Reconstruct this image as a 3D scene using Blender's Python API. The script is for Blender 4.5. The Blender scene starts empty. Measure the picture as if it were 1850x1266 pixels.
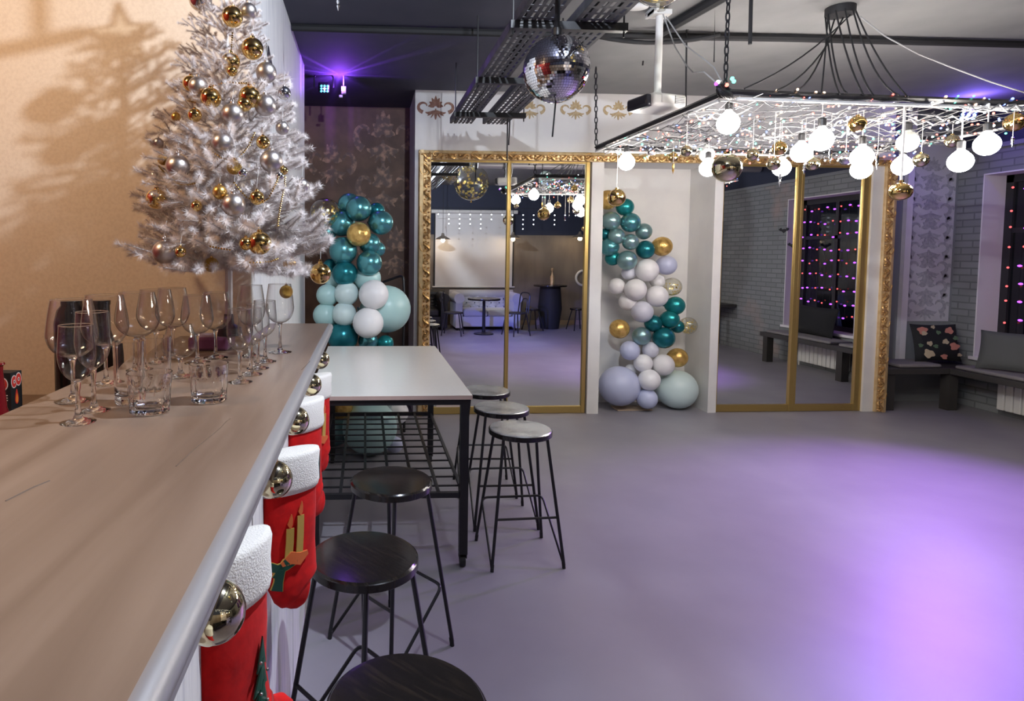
import bpy, bmesh, math, random
from mathutils import Vector, Matrix
random.seed(7)
S = bpy.context.scene
COL = S.collection
pi = math.pi
# ------------------------------------------------------------------ camera
FPX, CX, CY, CAMH = 1100.0, 720.0, 523.0, 1.61
psi, th, rho = math.radians(3.12), math.radians(3.277), 0.006
Fw = Vector((math.sin(psi)*math.cos(th), math.cos(psi)*math.cos(th), -math.sin(th)))
R0 = Fw.cross(Vector((0, 0, 1))).normalized(); U0 = R0.cross(Fw)
Rv = R0*math.cos(rho) + U0*math.sin(rho); Uv = -R0*math.sin(rho) + U0*math.cos(rho)
cam = bpy.data.cameras.new('camera'); cam_o = bpy.data.objects.new('camera', cam); COL.objects.link(cam_o)
m3 = Matrix((Rv, Uv, -Fw)).transposed()
cam_o.matrix_world = Matrix.Translation((0, 0, CAMH)) @ m3.to_4x4()
cam.sensor_fit = 'HORIZONTAL'; cam.sensor_width = 36.0; cam.lens = 36.0*FPX/1850.0
cam.shift_x = (925-CX)/1850.0; cam.shift_y = -(633-CY)/1850.0
cam.clip_start = 0.02; cam.clip_end = 60
S.camera = cam_o
O0 = Vector((0, 0, CAMH))
def ray(x, y): return Fw + Rv*((x-CX)/FPX) - Uv*((y-CY)/FPX)
def W(x, y, Y): d = ray(x, y); return O0 + d*(Y/d.y)             # photo pixel -> point at depth Y
def Z(x, y, z=0.0): d = ray(x, y); return O0 + d*((z-CAMH)/d.z)   # photo pixel -> point on the level z
def XP(x, y, X): d = ray(x, y); return O0 + d*(X/d.x)             # photo pixel -> point on the plane X
YM = 6.06                                                         # plane of the mirror glass
def MR(x, y, Y): p = W(x, y, 2*YM-Y); p.y = Y; return p            # what a pixel in the mirror stands for
# ------------------------------------------------------------------ world, view, lights
S.view_settings.view_transform = 'Standard'; S.view_settings.look = 'None'
S.view_settings.gamma = 1.0; S.view_settings.use_curve_mapping = False
S.view_settings.exposure = 0.3
w = bpy.data.worlds.new('world'); S.world = w; w.use_nodes = True
w.node_tree.nodes['Background'].inputs[0].default_value = (0.02, 0.02, 0.03, 1)
try:
    S.cycles.max_bounces = 14; S.cycles.transparent_max_bounces = 24; S.cycles.transmission_bounces = 12
    S.cycles.glossy_bounces = 6; S.cycles.diffuse_bounces = 4; S.cycles.sample_clamp_indirect = 6.0
    S.cycles.blur_glossy = 0.3
except Exception: pass
def light(name, kind, loc, power, col, size=0.05, aim=None, angle=60, blend=0.6):
    l = bpy.data.lights.new(name, kind); l.energy = power; l.color = col
    if kind in ('POINT', 'SPOT'): l.shadow_soft_size = size
    if kind == 'AREA': l.size = size
    if kind == 'SPOT': l.spot_size = math.radians(angle); l.spot_blend = blend
    o = bpy.data.objects.new(name, l); COL.objects.link(o); o.location = loc
    if aim is not None: o.rotation_euler = (Vector(aim)-Vector(loc)).to_track_quat('-Z', 'Y').to_euler()
    return o
KEY = Vector((0.82, 1.5, 3.10))
light('bar_ceiling_light', 'POINT', KEY, 210, (0.80, 0.88, 1.0), 0.03)
light('bar_warm_light', 'POINT', (-1.75, 1.35, 2.95), 56, (1.0, 0.70, 0.42), 0.2)
LEDL = W(585, 158, 5.55); LEDR = W(1748, 205, 5.9)
light('purple_floor_beam', 'SPOT', LEDR+Vector((-0.10, -0.12, -0.06)), 1000, (0.46, 0.19, 1.0), 0.10, aim=(3.3, 3.2, 0), angle=54, blend=1.0)
light('blue_floor_beam', 'SPOT', LEDL+Vector((0.12, -0.18, -0.12)), 1500, (0.16, 0.2, 1.0), 0.06, aim=(3.0, 0.25, 0), angle=30, blend=1.0)
light('led_spill_right', 'POINT', LEDR+Vector((-0.05, -0.12, 0.02)), 9, (0.24, 0.14, 1.0), 0.03)
gl_ = light('led_spill_left', 'POINT', LEDL+Vector((0.14, 0.03, -0.005)), 1.0, (0.30, 0.07, 1.0), 0.02)
gl_.data.use_nodes = True; nt = gl_.data.node_tree; N = nt.nodes; L = nt.links; em = N['Emission']     # beams of the effect lamp: strength varies with the direction
tc = N.new('ShaderNodeTexCoord'); sp = N.new('ShaderNodeSeparateXYZ'); L.new(tc.outputs['Normal'], sp.inputs[0])
at = N.new('ShaderNodeMath'); at.operation = 'ARCTAN2'; L.new(sp.outputs['Y'], at.inputs[0]); L.new(sp.outputs['X'], at.inputs[1])
nz = N.new('ShaderNodeTexNoise'); nz.noise_dimensions = '1D'; nz.inputs['Scale'].default_value = 4.5; nz.inputs['Detail'].default_value = 3; L.new(at.outputs[0], nz.inputs['W'])
cr = N.new('ShaderNodeMapRange'); cr.inputs['From Min'].default_value = 0.56; cr.inputs['From Max'].default_value = 0.66; cr.inputs['To Min'].default_value = 12.0; cr.inputs['To Max'].default_value = 40.0
L.new(nz.outputs['Fac'], cr.inputs['Value']); up_ = N.new('ShaderNodeMapRange'); up_.inputs['From Min'].default_value = -0.35; up_.inputs['From Max'].default_value = 0.05; up_.inputs['To Min'].default_value = 0.10; L.new(sp.outputs['Z'], up_.inputs['Value'])
ml = N.new('ShaderNodeMath'); ml.operation = 'MULTIPLY'; L.new(cr.outputs['Result'], ml.inputs[0]); L.new(up_.outputs['Result'], ml.inputs[1]); L.new(ml.outputs[0], em.inputs['Strength']); em.inputs['Color'].default_value = (1, 1, 1, 1)
# ------------------------------------------------------------------ materials
def mat(name, col, rough=0.5, metal=0.0, spec=0.5, emit=None, estr=0.0, noise=None, bump=None, trans=0.0, ior=1.45, sheen=0.0, coat=0.0, sss=0.0):
    """noise=(scale, colour2, contrast lo, hi) mottles the colour; bump=(scale, strength, distance)"""
    m = bpy.data.materials.new(name); m.use_nodes = True
    nt = m.node_tree; N = nt.nodes; L = nt.links; b = N['Principled BSDF']
    b.inputs['Base Color'].default_value = (*col, 1); b.inputs['Roughness'].default_value = rough
    b.inputs['Metallic'].default_value = metal; b.inputs['Specular IOR Level'].default_value = spec
    b.inputs['Transmission Weight'].default_value = trans; b.inputs['IOR'].default_value = ior
    if coat: b.inputs['Coat Weight'].default_value = coat; b.inputs['Coat Roughness'].default_value = 0.08
    if sheen: b.inputs['Sheen Weight'].default_value = sheen
    if sss:
        b.inputs['Subsurface Weight'].default_value = sss; b.inputs['Subsurface Scale'].default_value = 0.02
    if emit: b.inputs['Emission Color'].default_value = (*emit, 1); b.inputs['Emission Strength'].default_value = estr
    if noise or bump: tc = N.new('ShaderNodeTexCoord')
    if noise:
        n = N.new('ShaderNodeTexNoise'); n.inputs['Scale'].default_value = noise[0]; n.inputs['Detail'].default_value = 5
        r = N.new('ShaderNodeValToRGB'); r.color_ramp.elements[0].position = noise[2]; r.color_ramp.elements[1].position = noise[3]
        r.color_ramp.elements[0].color = (*col, 1); r.color_ramp.elements[1].color = (*noise[1], 1)
        if len(noise) > 4:
            mp = N.new('ShaderNodeMapping'); mp.inputs['Scale'].default_value = noise[4]
            L.new(tc.outputs['Object'], mp.inputs[0]); L.new(mp.outputs[0], n.inputs['Vector'])
        else: L.new(tc.outputs['Object'], n.inputs['Vector'])
        L.new(n.outputs['Fac'], r.inputs[0]); L.new(r.outputs[0], b.inputs['Base Color'])
    if bump:
        n2 = N.new('ShaderNodeTexNoise'); n2.inputs['Scale'].default_value = bump[0]; n2.inputs['Detail'].default_value = 4
        bp = N.new('ShaderNodeBump'); bp.inputs['Strength'].default_value = bump[1]; bp.inputs['Distance'].default_value = bump[2]
        if len(bump) > 3:
            mp2 = N.new('ShaderNodeMapping'); mp2.inputs['Scale'].default_value = bump[3]
            L.new(tc.outputs['Object'], mp2.inputs[0]); L.new(mp2.outputs[0], n2.inputs['Vector'])
        else: L.new(tc.outputs['Object'], n2.inputs['Vector'])
        L.new(n2.outputs['Fac'], bp.inputs['Height']); L.new(bp.outputs[0], b.inputs['Normal'])
    return m
def thin_glass(name, tint=(1, 1, 1), edge=0.5, gloss=0.02):
    m = bpy.data.materials.new(name); m.use_nodes = True; nt = m.node_tree; N = nt.nodes; L = nt.links
    N.remove(N['Principled BSDF']); out = N['Material Output']
    t = N.new('ShaderNodeBsdfTransparent'); g = N.new('ShaderNodeBsdfGlossy'); g.inputs['Roughness'].default_value = gloss
    lw = N.new('ShaderNodeLayerWeight'); lw.inputs['Blend'].default_value = 0.5
    pw = N.new('ShaderNodeMath'); pw.operation = 'POWER'; pw.inputs[1].default_value = 2.4
    cr = N.new('ShaderNodeMix'); cr.data_type = 'RGBA'
    cr.inputs['A'].default_value = (*tint, 1); cr.inputs['B'].default_value = (tint[0]*edge, tint[1]*edge, tint[2]*edge, 1)
    L.new(lw.outputs['Facing'], pw.inputs[0]); L.new(pw.outputs[0], cr.inputs['Factor']); L.new(cr.outputs['Result'], t.inputs['Color'])
    fr = N.new('ShaderNodeMapRange'); fr.inputs['To Min'].default_value = 0.07; fr.inputs['To Max'].default_value = 0.9; L.new(pw.outputs[0], fr.inputs['Value'])
    mx = N.new('ShaderNodeMixShader'); L.new(fr.outputs['Result'], mx.inputs[0]); L.new(t.outputs[0], mx.inputs[1]); L.new(g.outputs[0], mx.inputs[2])
    L.new(mx.outputs[0], out.inputs[0]); return m
M = {}
M['floor'] = mat('floor_epoxy', (0.235, 0.224, 0.252), 0.43, spec=0.4, noise=(2.2, (0.268, 0.256, 0.282), 0.34, 0.68), bump=(2.2, 0.05, 0.01))
M['ceiling'] = mat('ceiling_paint', (0.20, 0.20, 0.205), 0.85, noise=(3, (0.24, 0.24, 0.24), 0.3, 0.7), bump=(60, 0.2, 0.003))
M['ceiling_dark'] = mat('navy_ceiling', (0.055, 0.058, 0.085), 0.8, noise=(3, (0.07, 0.07, 0.10), 0.3, 0.7), bump=(60, 0.2, 0.003))  # darker bluish tone for the left part of the ceiling
M['cream'] = mat('cream_wallpaper', (0.78, 0.66, 0.52), 0.75, noise=(70, (0.72, 0.6, 0.47), 0.4, 0.65), bump=(240, 0.35, 0.002))
M['pillar'] = mat('white_brushed_board', (0.70, 0.70, 0.70), 0.6, noise=(9, (0.52, 0.53, 0.56), 0.52, 0.7, (6, 6, 0.35)), bump=(30, 0.3, 0.002, (6, 6, 0.4)))
M['white'] = mat('white_wall_paint', (0.74, 0.73, 0.71), 0.7, noise=(4, (0.70, 0.69, 0.68), 0.4, 0.6), bump=(90, 0.12, 0.002))
M['gray_wall'] = mat('gray_wall_paint', (0.20, 0.21, 0.22), 0.8, bump=(50, 0.2, 0.002))
M['navy'] = mat('navy_paint_and_shade', (0.028, 0.034, 0.06), 0.8, bump=(40, 0.2, 0.003))  # paint on the upper right wall; on the rear wall, shade put into colour
M['dark_red'] = mat('dark_red_wall_paint', (0.22, 0.02, 0.02), 0.6)
M['black_metal'] = mat('black_painted_metal', (0.012, 0.012, 0.014), 0.38, spec=0.5)
M['black_matte'] = mat('black_matte', (0.015, 0.015, 0.017), 0.7)
M['black_gloss'] = mat('black_lacquered_wood', (0.012, 0.010, 0.009), 0.16, noise=(12, (0.03, 0.022, 0.016), 0.5, 0.8, (1, 9, 1)), bump=(14, 0.06, 0.002, (1, 8, 1)))
M['silver_seat'] = mat('worn_silvery_seat', (0.50, 0.51, 0.51), 0.27, 0.65, noise=(7, (0.10, 0.105, 0.115), 0.5, 0.74, (1, 1.3, 1)), bump=(40, 0.2, 0.002))
M['tabletop'] = mat('cream_laminate', (0.80, 0.775, 0.73), 0.24, noise=(60, (0.76, 0.73, 0.68), 0.4, 0.6, (1, 14, 1)))
M['gold'] = mat('polished_gold', (0.86, 0.60, 0.22), 0.05, 1.0)
M['gold_matte'] = mat('satin_gold', (0.72, 0.44, 0.12), 0.32, 1.0)
M['gold_glitter'] = mat('glitter_gold', (0.62, 0.38, 0.08), 0.35, 0.9, bump=(420, 1.0, 0.01))
M['silver'] = mat('satin_silver', (0.58, 0.53, 0.51), 0.36, 1.0)
M['chrome_gold'] = mat('pale_polished_gold', (0.75, 0.66, 0.42), 0.04, 1.0)
M['chrome'] = mat('polished_chrome', (0.82, 0.83, 0.84), 0.06, 1.0)
M['needles'] = mat('white_tinsel_needles', (0.70, 0.635, 0.615), 0.45, spec=0.4)
M['twig'] = mat('white_twig', (0.72, 0.70, 0.70), 0.7)
M['purple_cloth'] = mat('purple_cloth', (0.11, 0.02, 0.07), 0.8, sheen=0.4)
M['mirror'] = mat('mirror_silvering', (0.86, 0.88, 0.88), 0.0, 1.0)
M['disco'] = mat('mirror_tile', (0.88, 0.88, 0.9), 0.03, 1.0)
M['brass'] = mat('brushed_gold_profile', (0.52, 0.37, 0.13), 0.38, 0.8)
M['gilt'] = mat('gilded_wood', (0.66, 0.42, 0.17), 0.42, 0.75, noise=(60, (0.30, 0.15, 0.05), 0.45, 0.72), bump=(90, 0.3, 0.003))
M['gilt_light'] = mat('pale_gilded_wood', (0.74, 0.56, 0.30), 0.45, 0.55, noise=(20, (0.62, 0.42, 0.2), 0.4, 0.7))
M['glass'] = thin_glass('thin_clear_glass', (0.975, 0.975, 0.97), 0.34)
M['solid_glass'] = mat('clear_glass', (1, 1, 1), 0.0, trans=1.0, ior=1.48)
M['red_felt'] = mat('red_velour', (0.60, 0.008, 0.008), 0.85, spec=0.2, sheen=0.05, noise=(30, (0.42, 0.006, 0.007), 0.4, 0.7), bump=(25, 0.25, 0.006))
M['fur'] = mat('white_plush', (0.82, 0.79, 0.75), 0.9, sheen=0.3, bump=(260, 0.6, 0.004))
M['green_felt'] = mat('dark_green_satin', (0.012, 0.07, 0.045), 0.4)
M['gold_thread'] = mat('gold_thread', (0.75, 0.52, 0.12), 0.4, 0.6)
M['orange_satin'] = mat('orange_satin', (0.62, 0.14, 0.04), 0.4)
def counter_mat():
    m = mat('wood_laminate', (0.42, 0.345, 0.29), 0.30, bump=(40, 0.05, 0.001, (14, 1, 1)))
    nt = m.node_tree; N = nt.nodes; L = nt.links; b = N['Principled BSDF']
    tc = N.new('ShaderNodeTexCoord'); mp = N.new('ShaderNodeMapping'); mp.inputs['Scale'].default_value = (7, 0.6, 1); mp.inputs['Rotation'].default_value = (0, 0, 0.22)
    n = N.new('ShaderNodeTexNoise'); n.inputs['Scale'].default_value = 1.6; n.inputs['Detail'].default_value = 8; n.inputs['Distortion'].default_value = 0.6
    r = N.new('ShaderNodeValToRGB'); e = r.color_ramp.elements
    e[0].position = 0.3; e[0].color = (0.15, 0.10, 0.07, 1); e[1].position = 0.75; e[1].color = (0.275, 0.20, 0.15, 1)
    L.new(tc.outputs['Object'], mp.inputs[0]); L.new(mp.outputs[0], n.inputs['Vector']); L.new(n.outputs['Fac'], r.inputs[0]); L.new(r.outputs[0], b.inputs['Base Color'])
    return m
M['counter'] = counter_mat()
M['trim'] = mat('brushed_steel_edge', (0.30, 0.285, 0.29), 0.4, 0.3)
def brick_mat():
    m = mat('gray_painted_brick', (0.19, 0.20, 0.205), 0.8)
    nt = m.node_tree; N = nt.nodes; L = nt.links; b = N['Principled BSDF']
    tc = N.new('ShaderNodeTexCoord'); sp = N.new('ShaderNodeSeparateXYZ'); cb = N.new('ShaderNodeCombineXYZ')
    L.new(tc.outputs['Object'], sp.inputs[0]); L.new(sp.outputs['Y'], cb.inputs[0]); L.new(sp.outputs['Z'], cb.inputs[1])
    br = N.new('ShaderNodeTexBrick'); br.inputs['Scale'].default_value = 1.0
    br.inputs['Brick Width'].default_value = 0.25; br.inputs['Row Height'].default_value = 0.075; br.inputs['Mortar Size'].default_value = 0.008
    br.inputs['Color1'].default_value = (0.215, 0.225, 0.23, 1); br.inputs['Color2'].default_value = (0.18, 0.19, 0.195, 1); br.inputs['Mortar'].default_value = (0.13, 0.138, 0.14, 1)
    L.new(cb.outputs[0], br.inputs['Vector'])
    n = N.new('ShaderNodeTexNoise'); n.inputs['Scale'].default_value = 0.9; n.inputs['Detail'].default_value = 3
    r = N.new('ShaderNodeValToRGB'); r.color_ramp.elements[0].position = 0.60; r.color_ramp.elements[1].position = 0.68
    r.color_ramp.elements[0].color = (0, 0, 0, 1); r.color_ramp.elements[1].color = (0.5, 0.5, 0.5, 1)
    mx = N.new('ShaderNodeMix'); mx.data_type = 'RGBA'; mx.inputs['B'].default_value = (0.36, 0.25, 0.21, 1)
    L.new(tc.outputs['Object'], n.inputs['Vector']); L.new(n.outputs['Fac'], r.inputs[0]); L.new(r.outputs[0], mx.inputs['Factor'])
    L.new(br.outputs['Color'], mx.inputs['A']); L.new(mx.outputs['Result'], b.inputs['Base Color'])
    bp = N.new('ShaderNodeBump'); bp.inputs['Strength'].default_value = 0.5; bp.inputs['Distance'].default_value = 0.006; bp.invert = True
    L.new(br.outputs['Fac'], bp.inputs['Height']); L.new(bp.outputs[0], b.inputs['Normal'])
    return m
M['brick'] = brick_mat()
def damask_mat():
    m = mat('brown_damask_wall', (0.062, 0.045, 0.036), 0.6, bump=(60, 0.2, 0.003))
    nt = m.node_tree; N = nt.nodes; L = nt.links; b = N['Principled BSDF']
    tc = N.new('ShaderNodeTexCoord')
    n = N.new('ShaderNodeTexNoise'); n.inputs['Scale'].default_value = 6; n.inputs['Detail'].default_value = 8
    r = N.new('ShaderNodeValToRGB'); e = r.color_ramp.elements; e[0].position = 0.35; e[0].color = (0.125, 0.075, 0.05, 1); e[1].position = 0.75; e[1].color = (0.21, 0.12, 0.075, 1)
    L.new(tc.outputs['Object'], n.inputs['Vector']); L.new(n.outputs['Fac'], r.inputs[0]); L.new(r.outputs[0], b.inputs['Base Color'])
    return m
M['damask'] = damask_mat()
M['bronze_print'] = mat('worn_bronze_print', (0.15, 0.098, 0.075), 0.55, 0.1, noise=(16, (0.46, 0.27, 0.17), 0.46, 0.66))
M['stencil_red'] = mat('maroon_stencil_paint', (0.20, 0.085, 0.06), 0.6, noise=(35, (0.34, 0.19, 0.13), 0.4, 0.7))
M['stencil_gold'] = mat('gold_stencil_paint', (0.40, 0.29, 0.15), 0.55, noise=(35, (0.56, 0.45, 0.28), 0.4, 0.7))
M['panel_white'] = mat('silver_wallpaper', (0.50, 0.49, 0.52), 0.6)
M['panel_gray'] = mat('gray_wallpaper_print', (0.30, 0.30, 0.32), 0.6, noise=(30, (0.42, 0.41, 0.44), 0.4, 0.7))
M['bronze_wall'] = mat('bronze_plaster', (0.16, 0.135, 0.11), 0.55, noise=(2.2, (0.23, 0.19, 0.15), 0.35, 0.7, (2, 2, 0.5)))
M['screen'] = mat('projection_screen_fabric', (0.72, 0.71, 0.70), 0.8)
M['window_glass'] = mat('black_window_glass', (0.006, 0.007, 0.01), 0.04, spec=0.6)
M['window_frame'] = mat('dark_window_frame', (0.02, 0.02, 0.022), 0.5)
M['reveal'] = mat('white_window_reveal', (0.66, 0.63, 0.66), 0.7)
M['bench'] = mat('dark_bench_wood', (0.045, 0.042, 0.04), 0.45)
M['bench_pad'] = mat('gray_seat_pad', (0.20, 0.185, 0.185), 0.9, bump=(120, 0.3, 0.003))
M['radiator'] = mat('white_enamel', (0.66, 0.65, 0.62), 0.4)
M['floral'] = mat('floral_fabric', (0.010, 0.011, 0.012), 0.8, bump=(150, 0.2, 0.002))
M['gray_cushion'] = mat('gray_linen', (0.085, 0.088, 0.085), 0.9, bump=(180, 0.4, 0.002))
M['black_cushion'] = mat('black_cotton', (0.010, 0.010, 0.011), 0.9)
M['teal_a'] = mat('chrome_teal_balloon', (0.10, 0.32, 0.35), 0.27, 0.75)
M['teal_b'] = mat('bright_teal_balloon', (0.02, 0.25, 0.26), 0.27, 0.65)
M['teal_c'] = mat('silver_teal_balloon', (0.27, 0.43, 0.44), 0.3, 0.75)
M['teal_d'] = mat('deep_teal_balloon', (0.015, 0.17, 0.20), 0.26, 0.6)
M['aqua'] = mat('pale_aqua_balloon', (0.40, 0.60, 0.585), 0.32)
M['aqua_w'] = mat('frosty_aqua_balloon', (0.55, 0.67, 0.66), 0.35)
M['lilac'] = mat('lilac_balloon', (0.46, 0.49, 0.66), 0.35)
M['lilac_w'] = mat('pale_lilac_balloon', (0.60, 0.61, 0.70), 0.35)
M['white_b'] = mat('white_balloon', (0.74, 0.73, 0.735), 0.38)
M['gold_b'] = mat('gold_confetti_balloon', (0.70, 0.45, 0.14), 0.25, 0.6, noise=(26, (0.46, 0.27, 0.07), 0.45, 0.7), bump=(40, 0.4, 0.01))
M['clear_b'] = thin_glass('clear_balloon', (0.95, 0.94, 0.88), 0.8, 0.12)
M['confetti'] = mat('gold_confetti', (0.80, 0.62, 0.20), 0.3, 0.9)
M['bulb_on'] = mat('lit_bulb', (1, 1, 1), 0.4, emit=(1.0, 0.93, 0.86), estr=72.0)
M['bulb_off'] = mat('unlit_opal_bulb', (0.66, 0.68, 0.62), 0.25)
M['lamp_on'] = mat('lit_lamp', (1, 1, 1), 0.4, emit=(1.0, 0.72, 0.42), estr=70.0)
M['socket'] = mat('black_socket', (0.02, 0.02, 0.022), 0.4)
M['net'] = mat('silvery_net', (0.13, 0.13, 0.135), 0.5, 0.2)
M['white_cable'] = mat('white_cable', (0.60, 0.59, 0.58), 0.5)
M['gray_cable'] = mat('gray_cable', (0.30, 0.30, 0.30), 0.5)
M['strip'] = mat('white_strip', (0.8, 0.8, 0.78), 0.4)
for k, c, e in (('red', (1, 0.16, 0.12), 3), ('blue', (0.2, 0.3, 1), 3), ('green', (0.1, 0.8, 0.5), 4), ('warm', (1, 0.62, 0.4), 3), ('cold', (0.85, 0.9, 1), 7), ('purple', (0.36, 0.07, 1.0), 2.6), ('rose', (1.0, 0.10, 0.10), 1.8)):
    M['led_'+k] = mat(k+'_led', c, 0.4, emit=c, estr=e)
M['led_lens'] = mat('lit_blue_lens', (0.2, 0.3, 1), 0.3, emit=(0.18, 0.42, 1.0), estr=12)
M['led_cyan'] = mat('lit_cyan_lens', (0.2, 0.8, 1), 0.3, emit=(0.1, 0.6, 0.9), estr=1.5)
M['tray'] = mat('galvanised_tray', (0.075, 0.078, 0.085), 0.6, 0.3, noise=(14, (0.12, 0.12, 0.13), 0.4, 0.7))
M['plastic_w'] = mat('white_plastic', (0.66, 0.65, 0.63), 0.4)
M['plastic_d'] = mat('dark_plastic', (0.03, 0.03, 0.04), 0.3)
M['grille'] = mat('dark_grille', (0.12, 0.12, 0.12), 0.6)
M['cardboard'] = mat('cardboard', (0.46, 0.34, 0.24), 0.8)
M['sofa'] = mat('silver_velvet', (0.42, 0.42, 0.45), 0.5, sheen=0.6)
M['sofa_dark'] = mat('black_leather', (0.014, 0.014, 0.016), 0.4)
M['bottle'] = mat('black_bottle', (0.012, 0.012, 0.012), 0.12, spec=0.6)
M['box_black'] = mat('black_card', (0.012, 0.013, 0.014), 0.5)
M['box_red'] = mat('red_print', (0.50, 0.03, 0.02), 0.5)
M['box_white'] = mat('pale_print', (0.72, 0.60, 0.55), 0.5)
M['box_orange'] = mat('orange_print', (0.70, 0.20, 0.03), 0.5)
M['red_glass'] = mat('dark_red_glass', (0.16, 0.008, 0.012), 0.08, spec=0.6)
M['tan'] = mat('tan_skirting', (0.40, 0.30, 0.2), 0.6)
M['sign_tan'] = mat('dark_wood', (0.10, 0.06, 0.035), 0.6)
M['rose1'] = mat('salmon_print', (0.48, 0.20, 0.15), 0.8); M['rose2'] = mat('cream_print', (0.46, 0.38, 0.25), 0.8); M['leafp'] = mat('green_print', (0.10, 0.16, 0.09), 0.8)
M['door_dark'] = mat('dark_door_paint', (0.03, 0.035, 0.04), 0.4)
# ------------------------------------------------------------------ mesh builder
class MB:
    def __init__(s): s.v = []; s.f = []
    def add(s, vs, fs):
        n = len(s.v); s.v += [Vector(p) for p in vs]; s.f += [tuple(i+n for i in f) for f in fs]; return s
    def box(s, c, d, rot=None):
        c = Vector(c); hx, hy, hz = d[0]/2, d[1]/2, d[2]/2
        vs = [Vector((x, y, z)) for x in (-hx, hx) for y in (-hy, hy) for z in (-hz, hz)]
        if rot is not None: vs = [rot @ p for p in vs]
        return s.add([p+c for p in vs], [(0, 1, 3, 2), (4, 6, 7, 5), (0, 4, 5, 1), (2, 3, 7, 6), (0, 2, 6, 4), (1, 5, 7, 3)])
    def b2(s, a, b):
        a, b = Vector(a), Vector(b); return s.box((a+b)/2, [abs(b[i]-a[i]) for i in range(3)])
    def tube(s, pts, r, n=8, closed=False, ry=None, up=None):
        pts = [Vector(p) for p in pts]; k = len(pts)
        rs = r if isinstance(r, (list, tuple)) else [r]*k
        rys = ry if isinstance(ry, (list, tuple)) else ([ry]*k if ry else rs)
        T = []
        for i in range(k):
            a = pts[i-1] if (i > 0 or closed) else pts[i]; b = pts[(i+1) % k] if (i < k-1 or closed) else pts[i]
            t = (b-a); T.append(t.normalized() if t.length > 1e-9 else Vector((0, 0, 1)))
        u = Vector(up) if up is not None else (Vector((0, 0, 1)) if abs(T[0].z) < 0.9 else Vector((1, 0, 0)))
        vs = []
        for i in range(k):
            if up is not None: u = Vector(up)
            u = (u - T[i]*u.dot(T[i])); u = u.normalized() if u.length > 1e-9 else T[i].orthogonal().normalized()
            v = T[i].cross(u)
            for j in range(n):
                a = 2*pi*j/n; vs.append(pts[i] + u*(math.cos(a)*rs[i]) + v*(math.sin(a)*rys[i]))
        fs = []
        for i in range(k if closed else k-1):
            for j in range(n):
                a, b = i*n+j, i*n+(j+1) % n; c, d = ((i+1) % k)*n+(j+1) % n, ((i+1) % k)*n+j
                fs.append((a, b, c, d))
        if not closed: fs += [tuple(range(n-1, -1, -1)), tuple((k-1)*n+j for j in range(n))]
        return s.add(vs, fs)
    def lathe(s, prof, n=24, o=(0, 0, 0), mtx=None, cap0=True, cap1=True, flute=None):
        o = Vector(o); vs = []
        for q, (r, z) in enumerate(prof):
            for j in range(n):
                a = 2*pi*j/n; rr = r*(flute(a, z) if flute else 1.0)
                p = Vector((rr*math.cos(a), rr*math.sin(a), z)); vs.append((mtx @ p if mtx is not None else p)+o)
        fs = []
        for q in range(len(prof)-1):
            for j in range(n): fs.append((q*n+j, q*n+(j+1) % n, (q+1)*n+(j+1) % n, (q+1)*n+j))
        if cap0 and prof[0][0] > 1e-6: fs.append(tuple(range(n-1, -1, -1)))
        if cap1 and prof[-1][0] > 1e-6: fs.append(tuple((len(prof)-1)*n+j for j in range(n)))
        return s.add(vs, fs)
    def sphere(s, c, r, nu=20, nv=12, sc=(1, 1, 1), mtx=None):
        prof = []; c = Vector(c); vs = []; fs = []
        vs.append(Vector((0, 0, -r*sc[2])))
        for i in range(1, nv):
            t = -pi/2 + pi*i/nv
            for j in range(nu):
                a = 2*pi*j/nu; vs.append(Vector((r*sc[0]*math.cos(t)*math.cos(a), r*sc[1]*math.cos(t)*math.sin(a), r*sc[2]*math.sin(t))))
        vs.append(Vector((0, 0, r*sc[2])))
        for j in range(nu): fs.append((0, 1+(j+1) % nu, 1+j))
        for i in range(nv-2):
            for j in range(nu): a = 1+i*nu; fs.append((a+j, a+(j+1) % nu, a+nu+(j+1) % nu, a+nu+j))
        a = 1+(nv-2)*nu; top = len(vs)-1
        for j in range(nu): fs.append((a+j, a+(j+1) % nu, top))
        if mtx is not None: vs = [mtx @ p for p in vs]
        return s.add([p+c for p in vs], fs)
    def prism(s, poly, t, fn):
        """poly in 2D, extruded by t; fn(u, v, h) -> world"""
        n = len(poly); vs = [fn(u, v, 0) for u, v in poly]+[fn(u, v, t) for u, v in poly]
        fs = [tuple(range(n-1, -1, -1)), tuple(range(n, 2*n))]+[(i, (i+1) % n, n+(i+1) % n, n+i) for i in range(n)]
        return s.add(vs, fs)
    def stroke(s, pts, ws, t, fn):
        """tapered ribbon in 2D, extruded"""
        k = len(pts); L = []; Rr = []
        for i in range(k):
            a = pts[max(i-1, 0)]; b = pts[min(i+1, k-1)]; dx, dy = b[0]-a[0], b[1]-a[1]; l = math.hypot(dx, dy) or 1
            nx, ny = -dy/l, dx/l; L.append((pts[i][0]+nx*ws[i], pts[i][1]+ny*ws[i])); Rr.append((pts[i][0]-nx*ws[i], pts[i][1]-ny*ws[i]))
        n0 = len(s.v)
        for h in (0, t):
            for i in range(k): s.v += [Vector(fn(*L[i], h)), Vector(fn(*Rr[i], h))]
        o = 2*k
        for i in range(k-1):
            a = n0+2*i
            s.f += [(a, a+2, a+3, a+1), (a+o, a+o+1, a+o+3, a+o+2), (a, a+o, a+o+2, a+2), (a+1, a+3, a+o+3, a+o+1)]
        s.f += [(n0, n0+1, n0+o+1, n0+o), (n0+2*k-2, n0+o+2*k-2, n0+o+2*k-1, n0+2*k-1)]
        return s
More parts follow.
